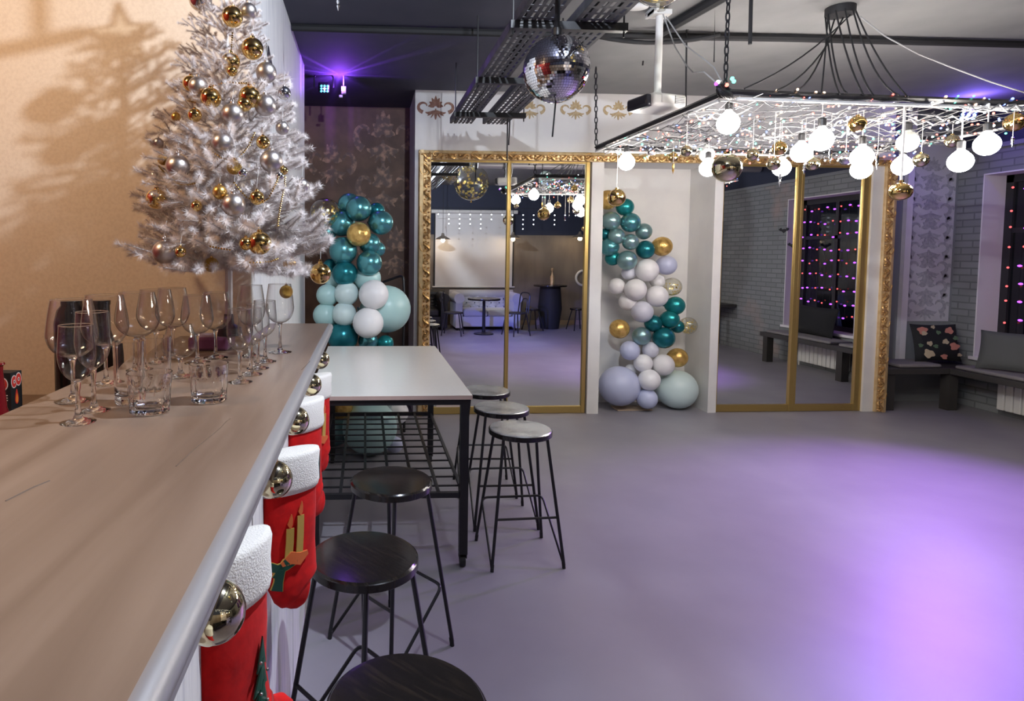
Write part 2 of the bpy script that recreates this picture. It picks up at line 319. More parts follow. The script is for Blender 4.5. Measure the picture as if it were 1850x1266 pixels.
    def grid(s, fn, nu, nv, cu=False):
        vs = [fn(i/nu, j/nv) for j in range(nv+1) for i in range(nu+1)]
        fs = [(j*(nu+1)+i, j*(nu+1)+i+1, (j+1)*(nu+1)+i+1, (j+1)*(nu+1)+i) for j in range(nv) for i in range(nu)]
        return s.add(vs, fs)
ORG = {}
def obj(name, mb, m, parent=None, origin=None, smooth=True, bevel=0.0, ang=40, fix=True):
    """ONE mesh object; vertices come in world coordinates"""
    if parent is not None: origin = ORG[parent.name]
    o_ = Vector(origin) if origin is not None else Vector((0, 0, 0))
    me = bpy.data.meshes.new(name); me.from_pydata([tuple(p-o_) for p in mb.v], [], mb.f)
    if fix:
        b = bmesh.new(); b.from_mesh(me); bmesh.ops.recalc_face_normals(b, faces=b.faces); b.to_mesh(me); b.free()
    me.materials.append(M[m] if isinstance(m, str) else m)
    if smooth: me.shade_smooth(); me.set_sharp_from_angle(angle=math.radians(ang))
    o = bpy.data.objects.new(name, me); COL.objects.link(o)
    if parent is not None: o.parent = parent; ORG[o.name] = ORG[parent.name]
    else: o.location = o_; ORG[o.name] = o_
    if bevel:
        bv = o.modifiers.new('bevel', 'BEVEL'); bv.width = bevel; bv.segments = 2; bv.limit_method = 'ANGLE'; bv.angle_limit = math.radians(50)
    return o
def tag(o, label, cat, group=None):
    o['label'] = label; o['category'] = cat
    if group: o['group'] = group
    return o
def thing(name, label, cat, loc=(0, 0, 0), group=None):
    o = bpy.data.objects.new(name, None); COL.objects.link(o); o.location = loc; o.empty_display_size = 0.05
    ORG[o.name] = Vector(loc); return tag(o, label, cat, group)
def one(name, label, cat, mb, m, origin=None, group=None, **k):
    if origin is None:
        origin = Vector((sum(p.x for p in mb.v)/len(mb.v), sum(p.y for p in mb.v)/len(mb.v), min(p.z for p in mb.v)))
    return tag(obj(name, mb, m, None, origin, **k), label, cat, group)
def struct(name, mb, m, **k):
    o = obj(name, mb, m, None, **k); o['kind'] = 'structure'; return o
def stuff(o): o['kind'] = 'stuff'; return o
def copy_tree(r, loc, rz, label):
    n = r.copy(); COL.objects.link(n); n.location = loc; n.rotation_euler = (0, 0, rz); n['label'] = label; ORG[n.name] = Vector(loc)
    for ch in list(r.children):
        c = ch.copy(); COL.objects.link(c); c.parent = n; ORG[c.name] = Vector(loc)
        for g in list(ch.children):
            d = g.copy(); COL.objects.link(d); d.parent = c
    return n
def sag(a, b, d, n=10):
    a, b = Vector(a), Vector(b); return [a.lerp(b, i/n) - Vector((0, 0, d*4*(i/n)*(1-i/n))) for i in range(n+1)]
def arc_round(pts, r, n=5):
    """round the inner corners of a polyline"""
    pts = [Vector(p) for p in pts]; out = [pts[0]]
    for i in range(1, len(pts)-1):
        a, b, c = pts[i-1], pts[i], pts[i+1]; p = b+(a-b).normalized()*r; q = b+(c-b).normalized()*r
        for k in range(n+1):
            t = k/n; out.append(p*(1-t)**2+b*2*t*(1-t)+q*t*t)
    return out+[pts[-1]]
# ================================================================== THE SETTING
ZC = 3.215; YW = 6.02
struct('floor', MB().b2((-2.8, -2.0, -0.1), (6.95, 6.95, 0)), 'floor', smooth=False)
struct('ceiling', MB().b2((1.05, -2.0, ZC), (6.95, 6.95, ZC+0.1)), 'ceiling', smooth=False)
struct('ceiling', MB().b2((-2.8, -2.0, ZC), (1.05, 6.95, ZC+0.1)), 'ceiling_dark', smooth=False)
struct('wall_pillar', MB().b2((-2.7, 2.853, 0), (-0.526, 5.33, ZC)), 'pillar', smooth=False)
struct('wall_bar', MB().b2((-2.7, 2.846, 0), (-0.529, 2.853, ZC)), 'cream', smooth=False)
struct('wall_left', MB().b2((-2.8, -1.9, 0), (-2.7, 6.85, ZC)), 'dark_red', smooth=False)
struct('wall_back_left', MB().b2((-2.7, 6.75, 0), (0.7, 6.85, ZC)), 'damask', smooth=False)
xl = W(748, 500, YW).x; xr = W(1604, 500, YW).x
zt = W(900, 274, YW).z                                             # top of the gilt frame
px = lambda x, Y=YW, y=520: W(x, y, Y).x
x1a, x1b = px(774), px(1063); p1a, p1b = px(1065), px(1086); p2a, p2b = px(1286), px(1301); x2a, x2b = px(1301), px(1568); p3a = px(1568)
zh = zt-0.078                                                       # underside of the header
mw = MB().b2((xl, YW, zh), (xr, 6.5, ZC)).b2((xl, YW, 0), (x1a-0.02, 6.75, zh)).b2((xl, 6.10, 0), (p1b, 6.75, zh))
mw.b2((p1a, YW, 0), (p1b, 6.12, zh)).b2((p2a, YW, 0), (p2b, 6.75, zh)).b2((p2b, 6.10, 0), (xr, 6.75, zh)).b2((p3a, YW, 0), (xr, 6.12, zh))
mw.b2((xl, 6.5, zh), (xr, 6.75, ZC)).b2((p1b, 6.5, 0), (p2a, 6.75, zh))
struct('wall_back', mw, 'white', smooth=False)
struct('wall_back_right', MB().b2((xr, 6.45, 0), (6.9, 6.75, ZC)), 'gray_wall', smooth=False)
xs = W(1634, 500, 6.44).x
struct('trim_1', MB().b2((xs-0.05, 6.40, 0.45), (xs+0.02, 6.45, ZC)), 'reveal', smooth=False)
# right wall: brick below, navy above, two deep windows
WX = 6.55
WIN = [(2.95, 4.35), (4.75, 6.17)]; wz0, wz1 = 0.55, 2.5
rw = MB().b2((WX, -1.9, 0), (WX+0.3, 6.45, wz0)).b2((WX, -1.9, wz1), (WX+0.3, 6.45, 2.78))
ys = [-1.9]+[q for a in WIN for q in a]+[6.45]
for i in range(0, len(ys), 2): rw.b2((WX, ys[i], wz0), (WX+0.3, ys[i+1], wz1))
struct('wall_right', rw, 'brick', smooth=False)
struct('wall_right_upper', MB().b2((WX-0.002, -1.9, 2.78), (WX+0.3, 6.45, ZC)), 'navy', smooth=False)
struct('trim_2', MB().b2((WX-0.03, -1.9, 2.755), (WX-0.002, 6.45, 2.80)), 'gray_wall', smooth=False)
for i, (a, b) in enumerate(WIN):
    r = MB().b2((WX-0.004, a-0.002, wz0), (WX+0.26, a+0.012, wz1)).b2((WX-0.004, b-0.012, wz0), (WX+0.26, b+0.002, wz1)).b2((WX-0.004, a, wz1-0.012), (WX+0.26, b, wz1+0.002)).b2((WX-0.03, a-0.03, wz0-0.03), (WX+0.26, b+0.03, wz0+0.004))
    wn = struct('window_%d' % (i+1), r, 'reveal', smooth=False)
    fr = MB().b2((WX+0.24, a+0.012, wz0), (WX+0.29, a+0.09, wz1)).b2((WX+0.24, b-0.09, wz0), (WX+0.29, b-0.012, wz1)).b2((WX+0.24, a, wz1-0.09), (WX+0.29, b, wz1-0.012)).b2((WX+0.24, a, wz0), (WX+0.29, b, wz0+0.07)).b2((WX+0.245, (a+b)/2-0.03, wz0), (WX+0.285, (a+b)/2+0.03, wz1)).b2((WX+0.245, a, 1.88), (WX+0.285, b, 1.93))
    obj('window_frame', fr, 'window_frame', wn, smooth=False)
    for c, d in ((a+0.09, (a+b)/2-0.03), ((a+b)/2+0.03, b-0.09)):
        obj('pane', MB().b2((WX+0.265, c, wz0+0.07), (WX+0.272, d, wz1-0.09)), 'window_glass', wn, smooth=False)
YB = -1.86
struct('wall_front', MB().b2((-2.7, YB-0.04, 0), (6.9, YB, 2.08)), 'bronze_wall', smooth=False)
struct('wall_front_shaded', MB().b2((-2.7, YB-0.04, 2.08), (6.9, YB+0.002, ZC)), 'navy', smooth=False)  # shade above the pendant lamps, put into the wall colour
struct('baseboard_front', MB().b2((3.4, YB, 0), (6.5, YB+0.02, 0.10)), 'tan', smooth=False)
# ------------------------------------------------------------------ damask motif (flat prints)
def motif(mb, cx, cz, sx, sz, fn, t=0.003, full=True):
    P = lambda u, v: (cx+u*sx, cz+v*sz); cnt = [0]; base_fn = fn
    def nxt():
        cnt[0] += 1; k_ = cnt[0]*0.00022; return lambda u, v, h: base_fn(u, v, h+(k_ if h > 0 else 0))
    sc = min(abs(sx), abs(sz))
    for k in range(-3, 4):                                         # fan of petals
        a = k*0.36; pts = []; ws = []
        for i in range(7):
            q = i/6; rr = 0.16+0.78*q*(1-0.10*abs(k)); bend = 0.10*k*q*q
            pts.append(P(math.sin(a+bend*0.4)*rr*0.62, 0.05+math.cos(a+bend)*rr*0.95)); ws.append(sc*(0.016+0.105*math.sin(pi*min(q*1.05, 1))**0.8))
        mb.stroke(pts, ws, t, nxt())
    for s_ in (-1, 1):                                             # side scrolls
        pts = []; ws = []
        for i in range(15):
            q = i/14; ang = -0.2+q*4.4; rr = 0.42*(1-0.62*q)
            pts.append(P(s_*(0.62+rr*math.cos(ang-1.2)*0.9), 0.18+rr*math.sin(ang-1.2))); ws.append(sc*(0.10*(1-q)+0.035))
        mb.stroke(pts, ws, t, nxt())
        pts = [P(s_*(0.05+0.5*i/8), -0.12-0.30*math.sin(pi*i/8*0.8)*0.6) for i in range(9)]
        mb.stroke(pts, [sc*(0.10*math.sin(pi*(0.12+0.85*i/8))+0.01) for i in range(9)], t, nxt())
        if full:
            for k in range(3):
                a = 0.5+k*0.45; pts = [P(s_*math.sin(a)*(0.1+0.09*i), -0.2-math.cos(a)*0.10*i) for i in range(6)]
                mb.stroke(pts, [sc*(0.06*math.sin(pi*(0.15+0.8*i/5))) for i in range(6)], t, nxt())
    mb.stroke([P(0, -0.75+0.13*i) for i in range(7)], [sc*(0.10*math.sin(pi*(0.1+0.8*i/6))) for i in range(7)], t, nxt())
    return mb
bm_ = MB()
for c_, s_ in ((W(692, 255, 6.75), 0.32), (W(692, 345, 6.75), 0.30), (W(600, 300, 6.75), 0.26), (W(715, 460, 6.75), 0.3), (W(640, 430, 6.75), 0.28)):
    motif(bm_, c_.x, c_.z, s_, s_*1.15, lambda u, v, h: Vector((u, 6.75-h, v)), 0.002)
one('damask_print', 'worn bronze damask print climbing the dark brown wall behind the tall balloon column', 'wall print', bm_, 'bronze_print', smooth=False)
for (x, y, m, lab) in ((787, 197, 'stencil_red', 'maroon stencilled scroll motif at the left end of the white band above the mirrors'), (957, 199, 'stencil_gold', 'gold stencilled scroll motif just left of the mirror ball and beside the tray end'), (1040, 200, 'stencil_gold', 'gold stencilled scroll motif on the white band between mirror ball and chain'), (1117, 201, 'stencil_gold', 'gold stencilled scroll motif on the white band left of the projector')):
    c_ = W(x, y, YW); k_ = 1.18 if m == 'stencil_red' else 1.0
    one('wall_stencil', lab, 'wall print', motif(MB(), c_.x, c_.z, 0.155*k_, 0.115*k_, lambda u, v, h: Vector((u, YW-h, v)), 0.002), m, smooth=False, group='stencilled scroll motifs on the white band')
# silver wallpaper strip on the back right wall
pa, pb = W(1640, 330, 6.45), W(1712, 580, 6.45)
wp = thing('wallpaper_strip', 'tall silver damask wallpaper strip hanging beside the right gilt post above the bench', 'wallpaper', (pa.x, 6.44, pb.z))
obj('sheet', MB().b2((pa.x, 6.444, pb.z), (pb.x, 6.449, 2.9)), 'panel_white', wp, smooth=False)
dm = MB(); hh = 0.26; wmid = (pa.x+pb.x)/2; hw = (pb.x-pa.x)/2
for k in range(11):
    zc = pb.z+0.15+k*hh*0.82
    if zc > 2.7: break
    motif(dm, wmid, zc, hw*0.86, hh*0.72, lambda u, v, h: Vector((u, 6.444-h, v)), 0.002)
    for s_ in (-1, 1):
        for (du, dv) in ((0.80, 0.12), (0.74, -0.1), (0.9, 0.02)):
            dm.stroke([(wmid+s_*hw*du+0.02*math.cos(a), zc+dv+0.035*math.sin(a)) for a in (0, .6, 1.2, 1.8, 2.4, 3.0, 3.8)], [0.008, .014, .016, .016, .014, .012, .006], 0.002, lambda u, v, h: Vector((u, 6.444-h, v)))
stuff(obj('damask_print', dm, 'panel_gray', wp, smooth=False))
# ------------------------------------------------------------------ gilt frame round the whole mirrored wall
gf = thing('gilt_frame', 'huge carved gilt frame running round the whole mirrored wall', 'frame', (xl, YW, 0))
def moulding(name, a, b, side, w_=0.125):
    a, b = Vector(a), Vector(b); d = (b-a); ln = d.length; d.normalize(); sd = Vector(side)   # side: towards the opening
    base = MB()
    prof = [(0.0, 0.0), (0.0, 0.035), (0.012, 0.05), (0.045, 0.055), (0.052, 0.038), (0.118, 0.030), (0.125, 0.018), (0.125, 0.0)]
    vs = []
    for p in (a, b):
        for (q, h) in prof: vs.append(p+sd*q*(w_/0.125)+Vector((0, -h, 0)))
    n = len(prof); fs = [(i, (i+1) % n, n+(i+1) % n, n+i) for i in range(n)]+[tuple(range(n)), tuple(range(2*n-1, n-1, -1))]
    base.add(vs, fs); obj(name, base, 'gilt_light', gf, ang=25)
    cv = MB(); rnd = random.Random(3); nn = int(ln/0.125)
    o_ = lambda u, v, h: a+d*u+sd*v*(w_/0.125)+Vector((0, -0.034-h, 0))
    for k in range(nn):                                            # acanthus leaves, shells, scrolls
        u0 = (k+0.5)*ln/nn; f_ = 1 if k % 2 else -1
        cv.tube([o_(u0-0.055+0.011*i, 0.085+f_*0.026*math.sin(i*0.62), 0.006+0.012*math.sin(pi*i/10)) for i in range(11)], [0.004+0.011*math.sin(pi*(i+0.6)/11.5) for i in range(11)], 6)
        for q in range(4):
            cv.sphere(o_(u0-0.04+0.026*q, 0.085-f_*0.02*math.cos(q*1.1), 0.008), 0.009+0.004*rnd.random(), 8, 5)
        if k % 3 == 1:
            cv.tube([o_(u0+0.05*math.cos(t*0.55), 0.052+0.036*math.sin(t*0.55), 0.016) for t in range(10)], 0.007, 6)
    stuff(obj('carved_leaves', cv, 'gilt', gf))
z0f = 0.004
moulding('side_rail', (px(754), YW, z0f), (px(754), YW, zt), (1, 0, 0))
moulding('top_rail', (px(754), YW, zt), (px(1606), YW, zt), (0, 0, -1), 0.088)
moulding('side_rail', (px(1606), YW, z0f), (px(1606), YW, zt), (-1, 0, 0), 0.11)
# ------------------------------------------------------------------ sliding mirror doors
def mirror_door(xa, xb, y, label, wl, wr, z0=0.0):
    t = thing('mirror_door', label, 'mirror', ((xa+xb)/2, y, 0), 'sliding mirror doors')
    obj('mirror_glass', MB().b2((xa+wl*0.6, y, z0+0.05), (xb-wr*0.6, y+0.006, zh-0.01)), 'mirror', t, smooth=False)
    obj('stile', MB().b2((xa, y-0.022, z0+0.003), (xa+wl, y+0.02, zh-0.004)), 'brass', t, smooth=False, bevel=0.004)
    obj('stile', MB().b2((xb-wr, y-0.022, z0+0.003), (xb, y+0.02, zh-0.004)), 'brass', t, smooth=False, bevel=0.004)
    obj('bottom_rail', MB().b2((xa+wl, y-0.018, z0+0.003), (xb-wr, y+0.018, z0+0.075)), 'brass', t, smooth=False, bevel=0.003)
    obj('top_rail', MB().b2((xa+wl, y-0.018, zh-0.025), (xb-wr, y+0.018, zh-0.004)), 'brass', t, smooth=False, bevel=0.003)
    return t
xm = px(917); xm2 = px(1440)
d1 = mirror_door(x1a-0.01, xm+0.012, YM, 'sliding mirror door at far left, next to the balloon column, with gold rails', 0.014, 0.026)
mirror_door(xm+0.012, x1b, YM+0.004, 'sliding mirror door with gold rails between the thin middle stile and the white post', 0.012, 0.04)
mirror_door(x2a, xm2+0.02, YM, 'sliding mirror door with gold rails right of the balloon niche, showing gray brick', 0.02, 0.045)
mirror_door(xm2+0.02, x2b, YM+0.004, 'rightmost sliding mirror door with gold rails, showing the lit window', 0.03, 0.075)
def text_mesh(body, size, ext, mtx, shear=0.0):
    cu = bpy.data.curves.new('lettering', 'FONT'); cu.body = body; cu.size = size; cu.extrude = ext; cu.shear = shear; cu.align_x = 'CENTER'; cu.resolution_u = 3
    o = bpy.data.objects.new('lettering', cu); COL.objects.link(o); bpy.context.view_layer.update()
    me = bpy.data.meshes.new_from_object(o.evaluated_get(bpy.context.evaluated_depsgraph_get())); bpy.data.objects.remove(o)
    mb = MB().add([mtx @ v.co for v in me.vertices], [tuple(p.vertices) for p in me.polygons]); return mb
sa, sb = W(788, 722, YM-0.02), W(834, 736, YM-0.02)
stk = obj('sticker', MB().b2((sa.x, YM-0.0215, 0.076), (sb.x, YM-0.001, 0.135)), 'box_white', d1, smooth=False)
c_ = W(806, 730, YM)
sig = MB(); rnd = random.Random(5)                                  # small dark handwriting, illegible in the photo
sig.tube([(c_.x-0.055+0.004*i, YM-0.0225, 0.108+0.010*math.sin(i*1.25)*(0.6+0.4*math.cos(i*0.7))+(0.012 if i in (9, 10) else 0)) for i in range(28)], 0.0016, 5)
obj('handwriting', sig, 'bench', stk)
# ================================================================== THE BAR
ZB = 1.23; BX = -0.185; BY = 3.355
bar = thing('bar_counter', 'long bar counter with brownish wood-look top and white brushed front', 'counter', (-0.5, 1.5, 0))
top = MB().prism([(-0.853, -0.5), (BX-0.012, -0.5), (BX-0.012, BY), (-0.524, BY), (-0.524, 2.844), (-0.853, 2.844)], 0.04, lambda u, v, h: Vector((u, v, ZB-0.04+h))); obj('countertop', top, 'counter', bar, smooth=False, bevel=0.003)
tr = MB(); tr.tube([(BX-0.014, -0.5, ZB-0.022), (BX-0.014, BY, ZB-0.022)], 0.0225, 14); tr.b2((BX-0.02, -0.5, ZB-0.045), (BX+0.004, BY, ZB-0.018)); obj('edge_trim', tr, 'trim', bar)
FX = -0.262
for i in range(9):                                                  # brushed white boards of the front
    a = 2.94-0.385*(i+1); obj('front_board', MB().b2((FX-0.02, a+0.002, 0.01), (FX+0.0015*(i % 2), a+0.383, ZB-0.045)), 'pillar', bar, smooth=False)
body = MB().b2((FX-0.05, -0.5, 0), (FX-0.02, 2.93, ZB-0.04)).b2((-0.82, -0.5, 0), (-0.8, 2.84, ZB-0.04)).b2((-0.82, 2.80, 0), (FX-0.02, 2.84, ZB-0.04))
obj('carcass', body, 'pillar', bar, smooth=False)
crk = MB()
for pts in (((385, 784), (398, 773), (408, 762), (416, 756)), ((318, 842), (350, 812), (385, 784)), ((545, 668), (553, 660), (560, 652)), ((10, 905), (60, 880), (90, 868))):
    crk.tube([Z(x, y, ZB+0.0002) for x, y in pts], 0.0011, 4)
stuff(obj('hairline_crack', crk, 'sign_tan', bar))
bb = thing('back_bar_shelf', 'narrow wooden back shelf against the cream wall behind the bar', 'shelf', (-1.7, 2.6, 0))
obj('shelf_board', MB().b2((-2.69, 2.2, 0.93), (-0.87, 2.844, 0.96)), 'counter', bb, smooth=False)
obj('cabinet', MB().b2((-2.69, 2.24, 0), (-0.88, 2.844, 0.93)), 'sign_tan', bb, smooth=False)
ZS = 0.96
# two black bottles and the boxes on the back shelf
p = W(133, 700, 2.5)
one('black_canister', 'wide black canister behind the counter, seen through the leftmost large wine glass', 'canister', MB().lathe([(0, ZS), (0.064, ZS), (0.066, ZS+0.02), (0.066, ZS+0.37), (0.055, ZS+0.42), (0.04, ZS+0.44), (0.04, ZS+0.46), (0, ZS+0.46)], 24, (p.x, 2.5, 0)), 'bottle')
p = W(196, 700, 2.5)
one('black_bottle', 'black bottle with a thick neck behind the counter, seen through the second large wine glass', 'bottle', MB().lathe([(0, ZS), (0.055, ZS), (0.057, ZS+0.02), (0.057, ZS+0.24), (0.045, ZS+0.30), (0.033, ZS+0.34), (0.031, ZS+0.44), (0.034, ZS+0.445), (0.034, ZS+0.46), (0, ZS+0.46)], 24, (p.x-0.02, 2.5, 0)), 'bottle')
bxr = W(43, 690, 2.35); bxm = W(22, 690, 2.29)
bt = W(25, 672, 2.3).z
bo = thing('printed_box', 'small black box with red ringed circles and an orange flame, left behind the counter', 'box', (bxm.x, 2.3, ZS))
ax = Vector((bxr.x-bxm.x, 0.06, 0)).normalized(); ay = Vector((-ax.y, ax.x, 0)); bw = 0.058; bl = 0.12
c0 = Vector((bxm.x, 2.28, 0))
vs = [c0, c0+ax*bw, c0+ax*bw+ay*0.0+Vector((-0.10, 0.12, 0)), c0+Vector((-0.10, 0.005, 0))+Vector((0, 0.0, 0))]
lx = Vector((-1, 0.10, 0)).normalized()
vs = [c0, c0+ax*bw, c0+ax*bw+lx*bl, c0+lx*bl]
bm2 = MB().add([Vector((v.x, v.y, ZS)) for v in vs]+[Vector((v.x, v.y, bt)) for v in vs], [(3, 2, 1, 0), (4, 5, 6, 7), (0, 1, 5, 4), (1, 2, 6, 5), (2, 3, 7, 6), (3, 0, 4, 7)])
obj('carton', bm2, 'box_black', bo, smooth=False)
def on_face(o_, ux, h0):
    nrm = Vector((ux.y, -ux.x, 0)).normalized()
    if nrm.y > 0: nrm = -nrm
    return lambda u, v, h: Vector((o_.x, o_.y, 0))+ux*u+Vector((0, 0, v))+nrm*(h0+h)
def circ(cx, cz, r, n=20, sx=1.0): return [(cx+sx*r*math.cos(2*pi*i/n), cz+r*math.sin(2*pi*i/n)) for i in range(n)]
fr_ = on_face(c0, ax, 0.0004); fl_ = on_face(c0, lx, 0.0004)
def mark(fn, cx, cz, r, sx):
    obj('printed_circle', MB().prism(circ(cx, cz, r, 20, sx), 0.0004, fn), 'box_white', bo, smooth=False)
    obj('printed_circle', MB().prism(circ(cx, cz, r*0.86, 20, sx), 0.0008, fn), 'box_red', bo, smooth=False)
    obj('printed_circle', MB().prism(circ(cx, cz, r*0.30, 16, sx), 0.0012, fn), 'box_white', bo, smooth=False)
    obj('printed_circle', MB().prism(circ(cx, cz, r*0.15, 16, sx), 0.0016, fn), 'box_black', bo, smooth=False)
mark(fr_, 0.017, bt-0.035, 0.024, 0.62); 
fr2 = on_face(c0, ax, 0.002); mark(fr2, 0.038, bt-0.029, 0.025, 0.62)
mark(fl_, 0.036, bt-0.042, 0.027, 1.0)
drop = lambda k: [(0.029+0.013*k*math.sin(t)*(0.30+0.70*(1-(1+math.cos(t))/2)), bt-0.092+0.028*k*math.cos(t)) for t in [2*pi*i/22 for i in range(22)]]
obj('printed_flame', MB().prism(drop(1.0), 0.0005, fr_), 'box_red', bo, smooth=False)
obj('printed_flame', MB().prism([(u, v-0.006) for u, v in drop(0.62)], 0.0010, fr_), 'box_orange', bo, smooth=False)
for k in range(3): obj('printed_line', MB().prism([(0.012, bt-0.085-0.009*k), (0.052, bt-0.085-0.009*k), (0.052, bt-0.0815-0.009*k), (0.012, bt-0.0815-0.009*k)], 0.0005, fl_), 'box_white', bo, smooth=False)
p = W(-4, 700, 2.12)
hb = thing('red_glass_base', 'dark red glass vessel with speckled foot at the left edge behind the counter', 'vessel', (p.x, 2.12, ZS))
zt_ = W(3, 655, 2.12).z
obj('vessel', MB().lathe([(0, ZS), (0.05, ZS), (0.052, ZS+0.02), (0.042, ZS+0.07), (0.026, ZS+0.12), (0.017, zt_-0.03), (0.018, zt_-0.012), (0.024, zt_-0.006), (0.022, zt_), (0, zt_)], 24, (p.x, 2.12, 0)), 'red_glass', hb)
# ------------------------------------------------------------------ unseen rail added above the bar to cast the bar-shaped wall shadow
def toward(pw, Yp):                                                # point of the ray lamp->wall at depth Yp
    d = pw-KEY; return KEY+d*((Yp-KEY.y)/d.y)
ra, rb = toward(W(146, 62, 2.846), 2.25), toward(W(-60, 104, 2.846), 2.25)
hr = thing('shadow_rail', 'dark rail added unseen above the bar to cast a shadow on the wall', 'shadow_caster', (ra.x, ra.y, ra.z))
obj('rail', MB().tube([ra, rb, rb+(rb-ra)*2.5], 0.019, 8), 'sign_tan', hr)
rc = toward(W(72, 60, 2.846), 2.25); obj('hanger', MB().tube([rc, (rc.x, rc.y, ZC)], 0.012, 6), 'black_metal', hr)
rc = ra+(rb-ra)*2.4; obj('hanger', MB().tube([rc, (rc.x, rc.y, ZC)], 0.012, 6), 'black_metal', hr)
# ================================================================== THE TREE
TY = 2.46; tb = W(413, 560, TY); TX = tb.x; TZ0, TZ1 = 1.545, 2.72
def trad(z): return 0.05+0.37*max(0.0, 1-(z-TZ0)/(TZ1+0.05-TZ0))**0.80 if z >= TZ0 else 0.37
tree = thing('christmas_tree', 'white tinsel christmas tree with bushy branches standing on the bar', 'tree', (TX, TY, ZB))
obj('trunk', MB().tube([(TX, TY, ZB+0.05), (TX+0.006, TY, 1.9), (TX, TY, TZ1)], [0.016, 0.013, 0.006], 8), 'twig', tree)
tn = MB(); rnd = random.Random(2)
def needles(mb, a, b, n, ln, rnd, lean=0.55, wd=0.0017):
    a, b = Vector(a), Vector(b); t = (b-a).normalized(); u = t.orthogonal().normalized(); v = t.cross(u)
    for i in range(n):
        q = rnd.random(); an = rnd.uniform(0, 2*pi); r_ = u*math.cos(an)+v*math.sin(an)
        d = (r_+t*(lean+rnd.uniform(-0.25, 0.35))).normalized(); l = ln*rnd.uniform(0.65, 1.15); p = a.lerp(b, q); sd = d.cross(t).normalized()*wd
        mb.v += [p+sd, p-sd, p+d*l]; k = len(mb.v); mb.f.append((k-3, k-2, k-1))
needles(tn, (TX, TY, 1.30), (TX, TY, 1.55), 260, 0.03, rnd, 0.2, 0.0008)
stuff(obj('trunk_needles', tn, 'needles', tree, smooth=False, fix=False))
BR = []
for k in range(5):                                                  # five branch patterns, unit length along +X
    nb = MB(); tw = MB(); rnd = random.Random(20+k)
    def spray(a, b, n, depth=0):
        a, b = Vector(a), Vector(b); tw.tube([a, b], [0.006, 0.003], 4); needles(nb, a, b, n, 0.075, rnd)
    spray((0, 0, 0), (0.62, 0, 0.02), 560); spray((0.6, 0, 0.02), (1.0, rnd.uniform(-.05, .05), 0.10), 480)
    for q in range(5):
        x0 = 0.34+0.13*q; sgn = 1 if q % 2 else -1; l = 0.34*(1.05-0.10*q)
        spray((x0, 0, 0.02), (x0+l*0.72, sgn*l*0.62, 0.04+rnd.uniform(-.03, .12)), 380)
    nme = obj('branch', nb, 'needles', None, (0, 0, 0), smooth=False, fix=False); me = nme.data; bpy.data.objects.remove(nme)
    tme = obj('twig', tw, 'twig', None, (0, 0, 0)); m2 = tme.data; bpy.data.objects.remove(tme)
    BR.append((me, m2))
rnd = random.Random(11); nbr = 0
for tier in range(17):
    q = tier/16; z = TZ0+0.02+(TZ1-TZ0-0.05)*q; R_ = trad(z); n = int(21-14*q)
    for k in range(n):
        az = 2*pi*(k+0.5*(tier % 2)+rnd.uniform(-.25, .25))/n; L_ = R_*rnd.uniform(0.84, 1.10)
        if tier == 1 and abs((az-pi+pi) % (2*pi)-pi) < 0.2: L_ *= 1.05
        dx, dy = math.cos(az), math.sin(az); L_ *= 1-0.13*max(0.0, -dx)
        if dy > 0 and TX+dx*L_ < -0.44: L_ = min(L_, (2.77-TY)/max(dy, .05))
        if dx > 0 and dy > 0.55: L_ = min(L_, 0.30)
        el = math.radians(1+20*q+rnd.uniform(-8, 8)); me, m2 = BR[rnd.randrange(5)]
        o = bpy.data.objects.new('branch', me); COL.objects.link(o); o.parent = tree
        o.location = (0, 0, z-ZB); o.rotation_euler = (rnd.uniform(-.6, .6), -el, az); o.scale = (L_, max(L_, .17), max(L_, .17)); ORG[o.name] = Vector((TX, TY, z))
        c = bpy.data.objects.new('twig', m2); COL.objects.link(c); c.parent = o; nbr += 1
lo = Vector((W(264, 436, TY-0.05).x, TY-0.05, W(264, 436, TY).z))   # the long low branch at the left
o = bpy.data.objects.new('branch', BR[0][0]); COL.objects.link(o); o.parent = tree
dv = lo-Vector((TX, TY, 1.60)); o.location = (0, 0, 1.60-ZB); o.rotation_euler = (0.2, -math.asin(dv.z/dv.length), math.atan2(dv.y, dv.x)); o.scale = (dv.length, 0.3, 0.3)
stb = W(384, 616, 2.5)
obj('cloth_base', MB().b2((stb.x-0.07, TY-0.07, ZB), (stb.x+0.085, TY+0.08, ZB+0.055)), 'purple_cloth', tree, bevel=0.012)
obj('stand', MB().lathe([(0.055, ZB+0.055), (0.05, ZB+0.085), (0.022, ZB+0.10), (0.018, ZB+0.14)], 16, (TX, TY, 0)), 'plastic_d', tree)
# open star on the tip (just above the frame; its shadow falls on the wall)
sc_ = toward(W(237, 62, 2.846), TY)
st = thing('star_topper', 'open gold wire star on the tip of the white tree', 'ornament', (sc_.x, sc_.y, sc_.z))
sp = []
for i in range(10):
    rr = 0.105 if i % 2 == 0 else 0.044; a = pi/2+i*pi/5+0.12; sp.append(Vector((sc_.x+rr*math.cos(a), TY-0.02, sc_.z+rr*math.sin(a))))
obj('star_outline', MB().tube(sp, 0.006, 6, closed=True), 'gold_matte', st)
obj('star_mesh', MB().add(sp, [tuple(range(10))]), thin_glass('gold_gauze', (0.88, 0.82, 0.7), 0.9), st, smooth=False, fix=False)
obj('stem', MB().tube([(TX, TY, TZ1-0.03), (sc_.x, TY-0.02, sc_.z-0.04)], 0.004, 6), 'gold_matte', st)
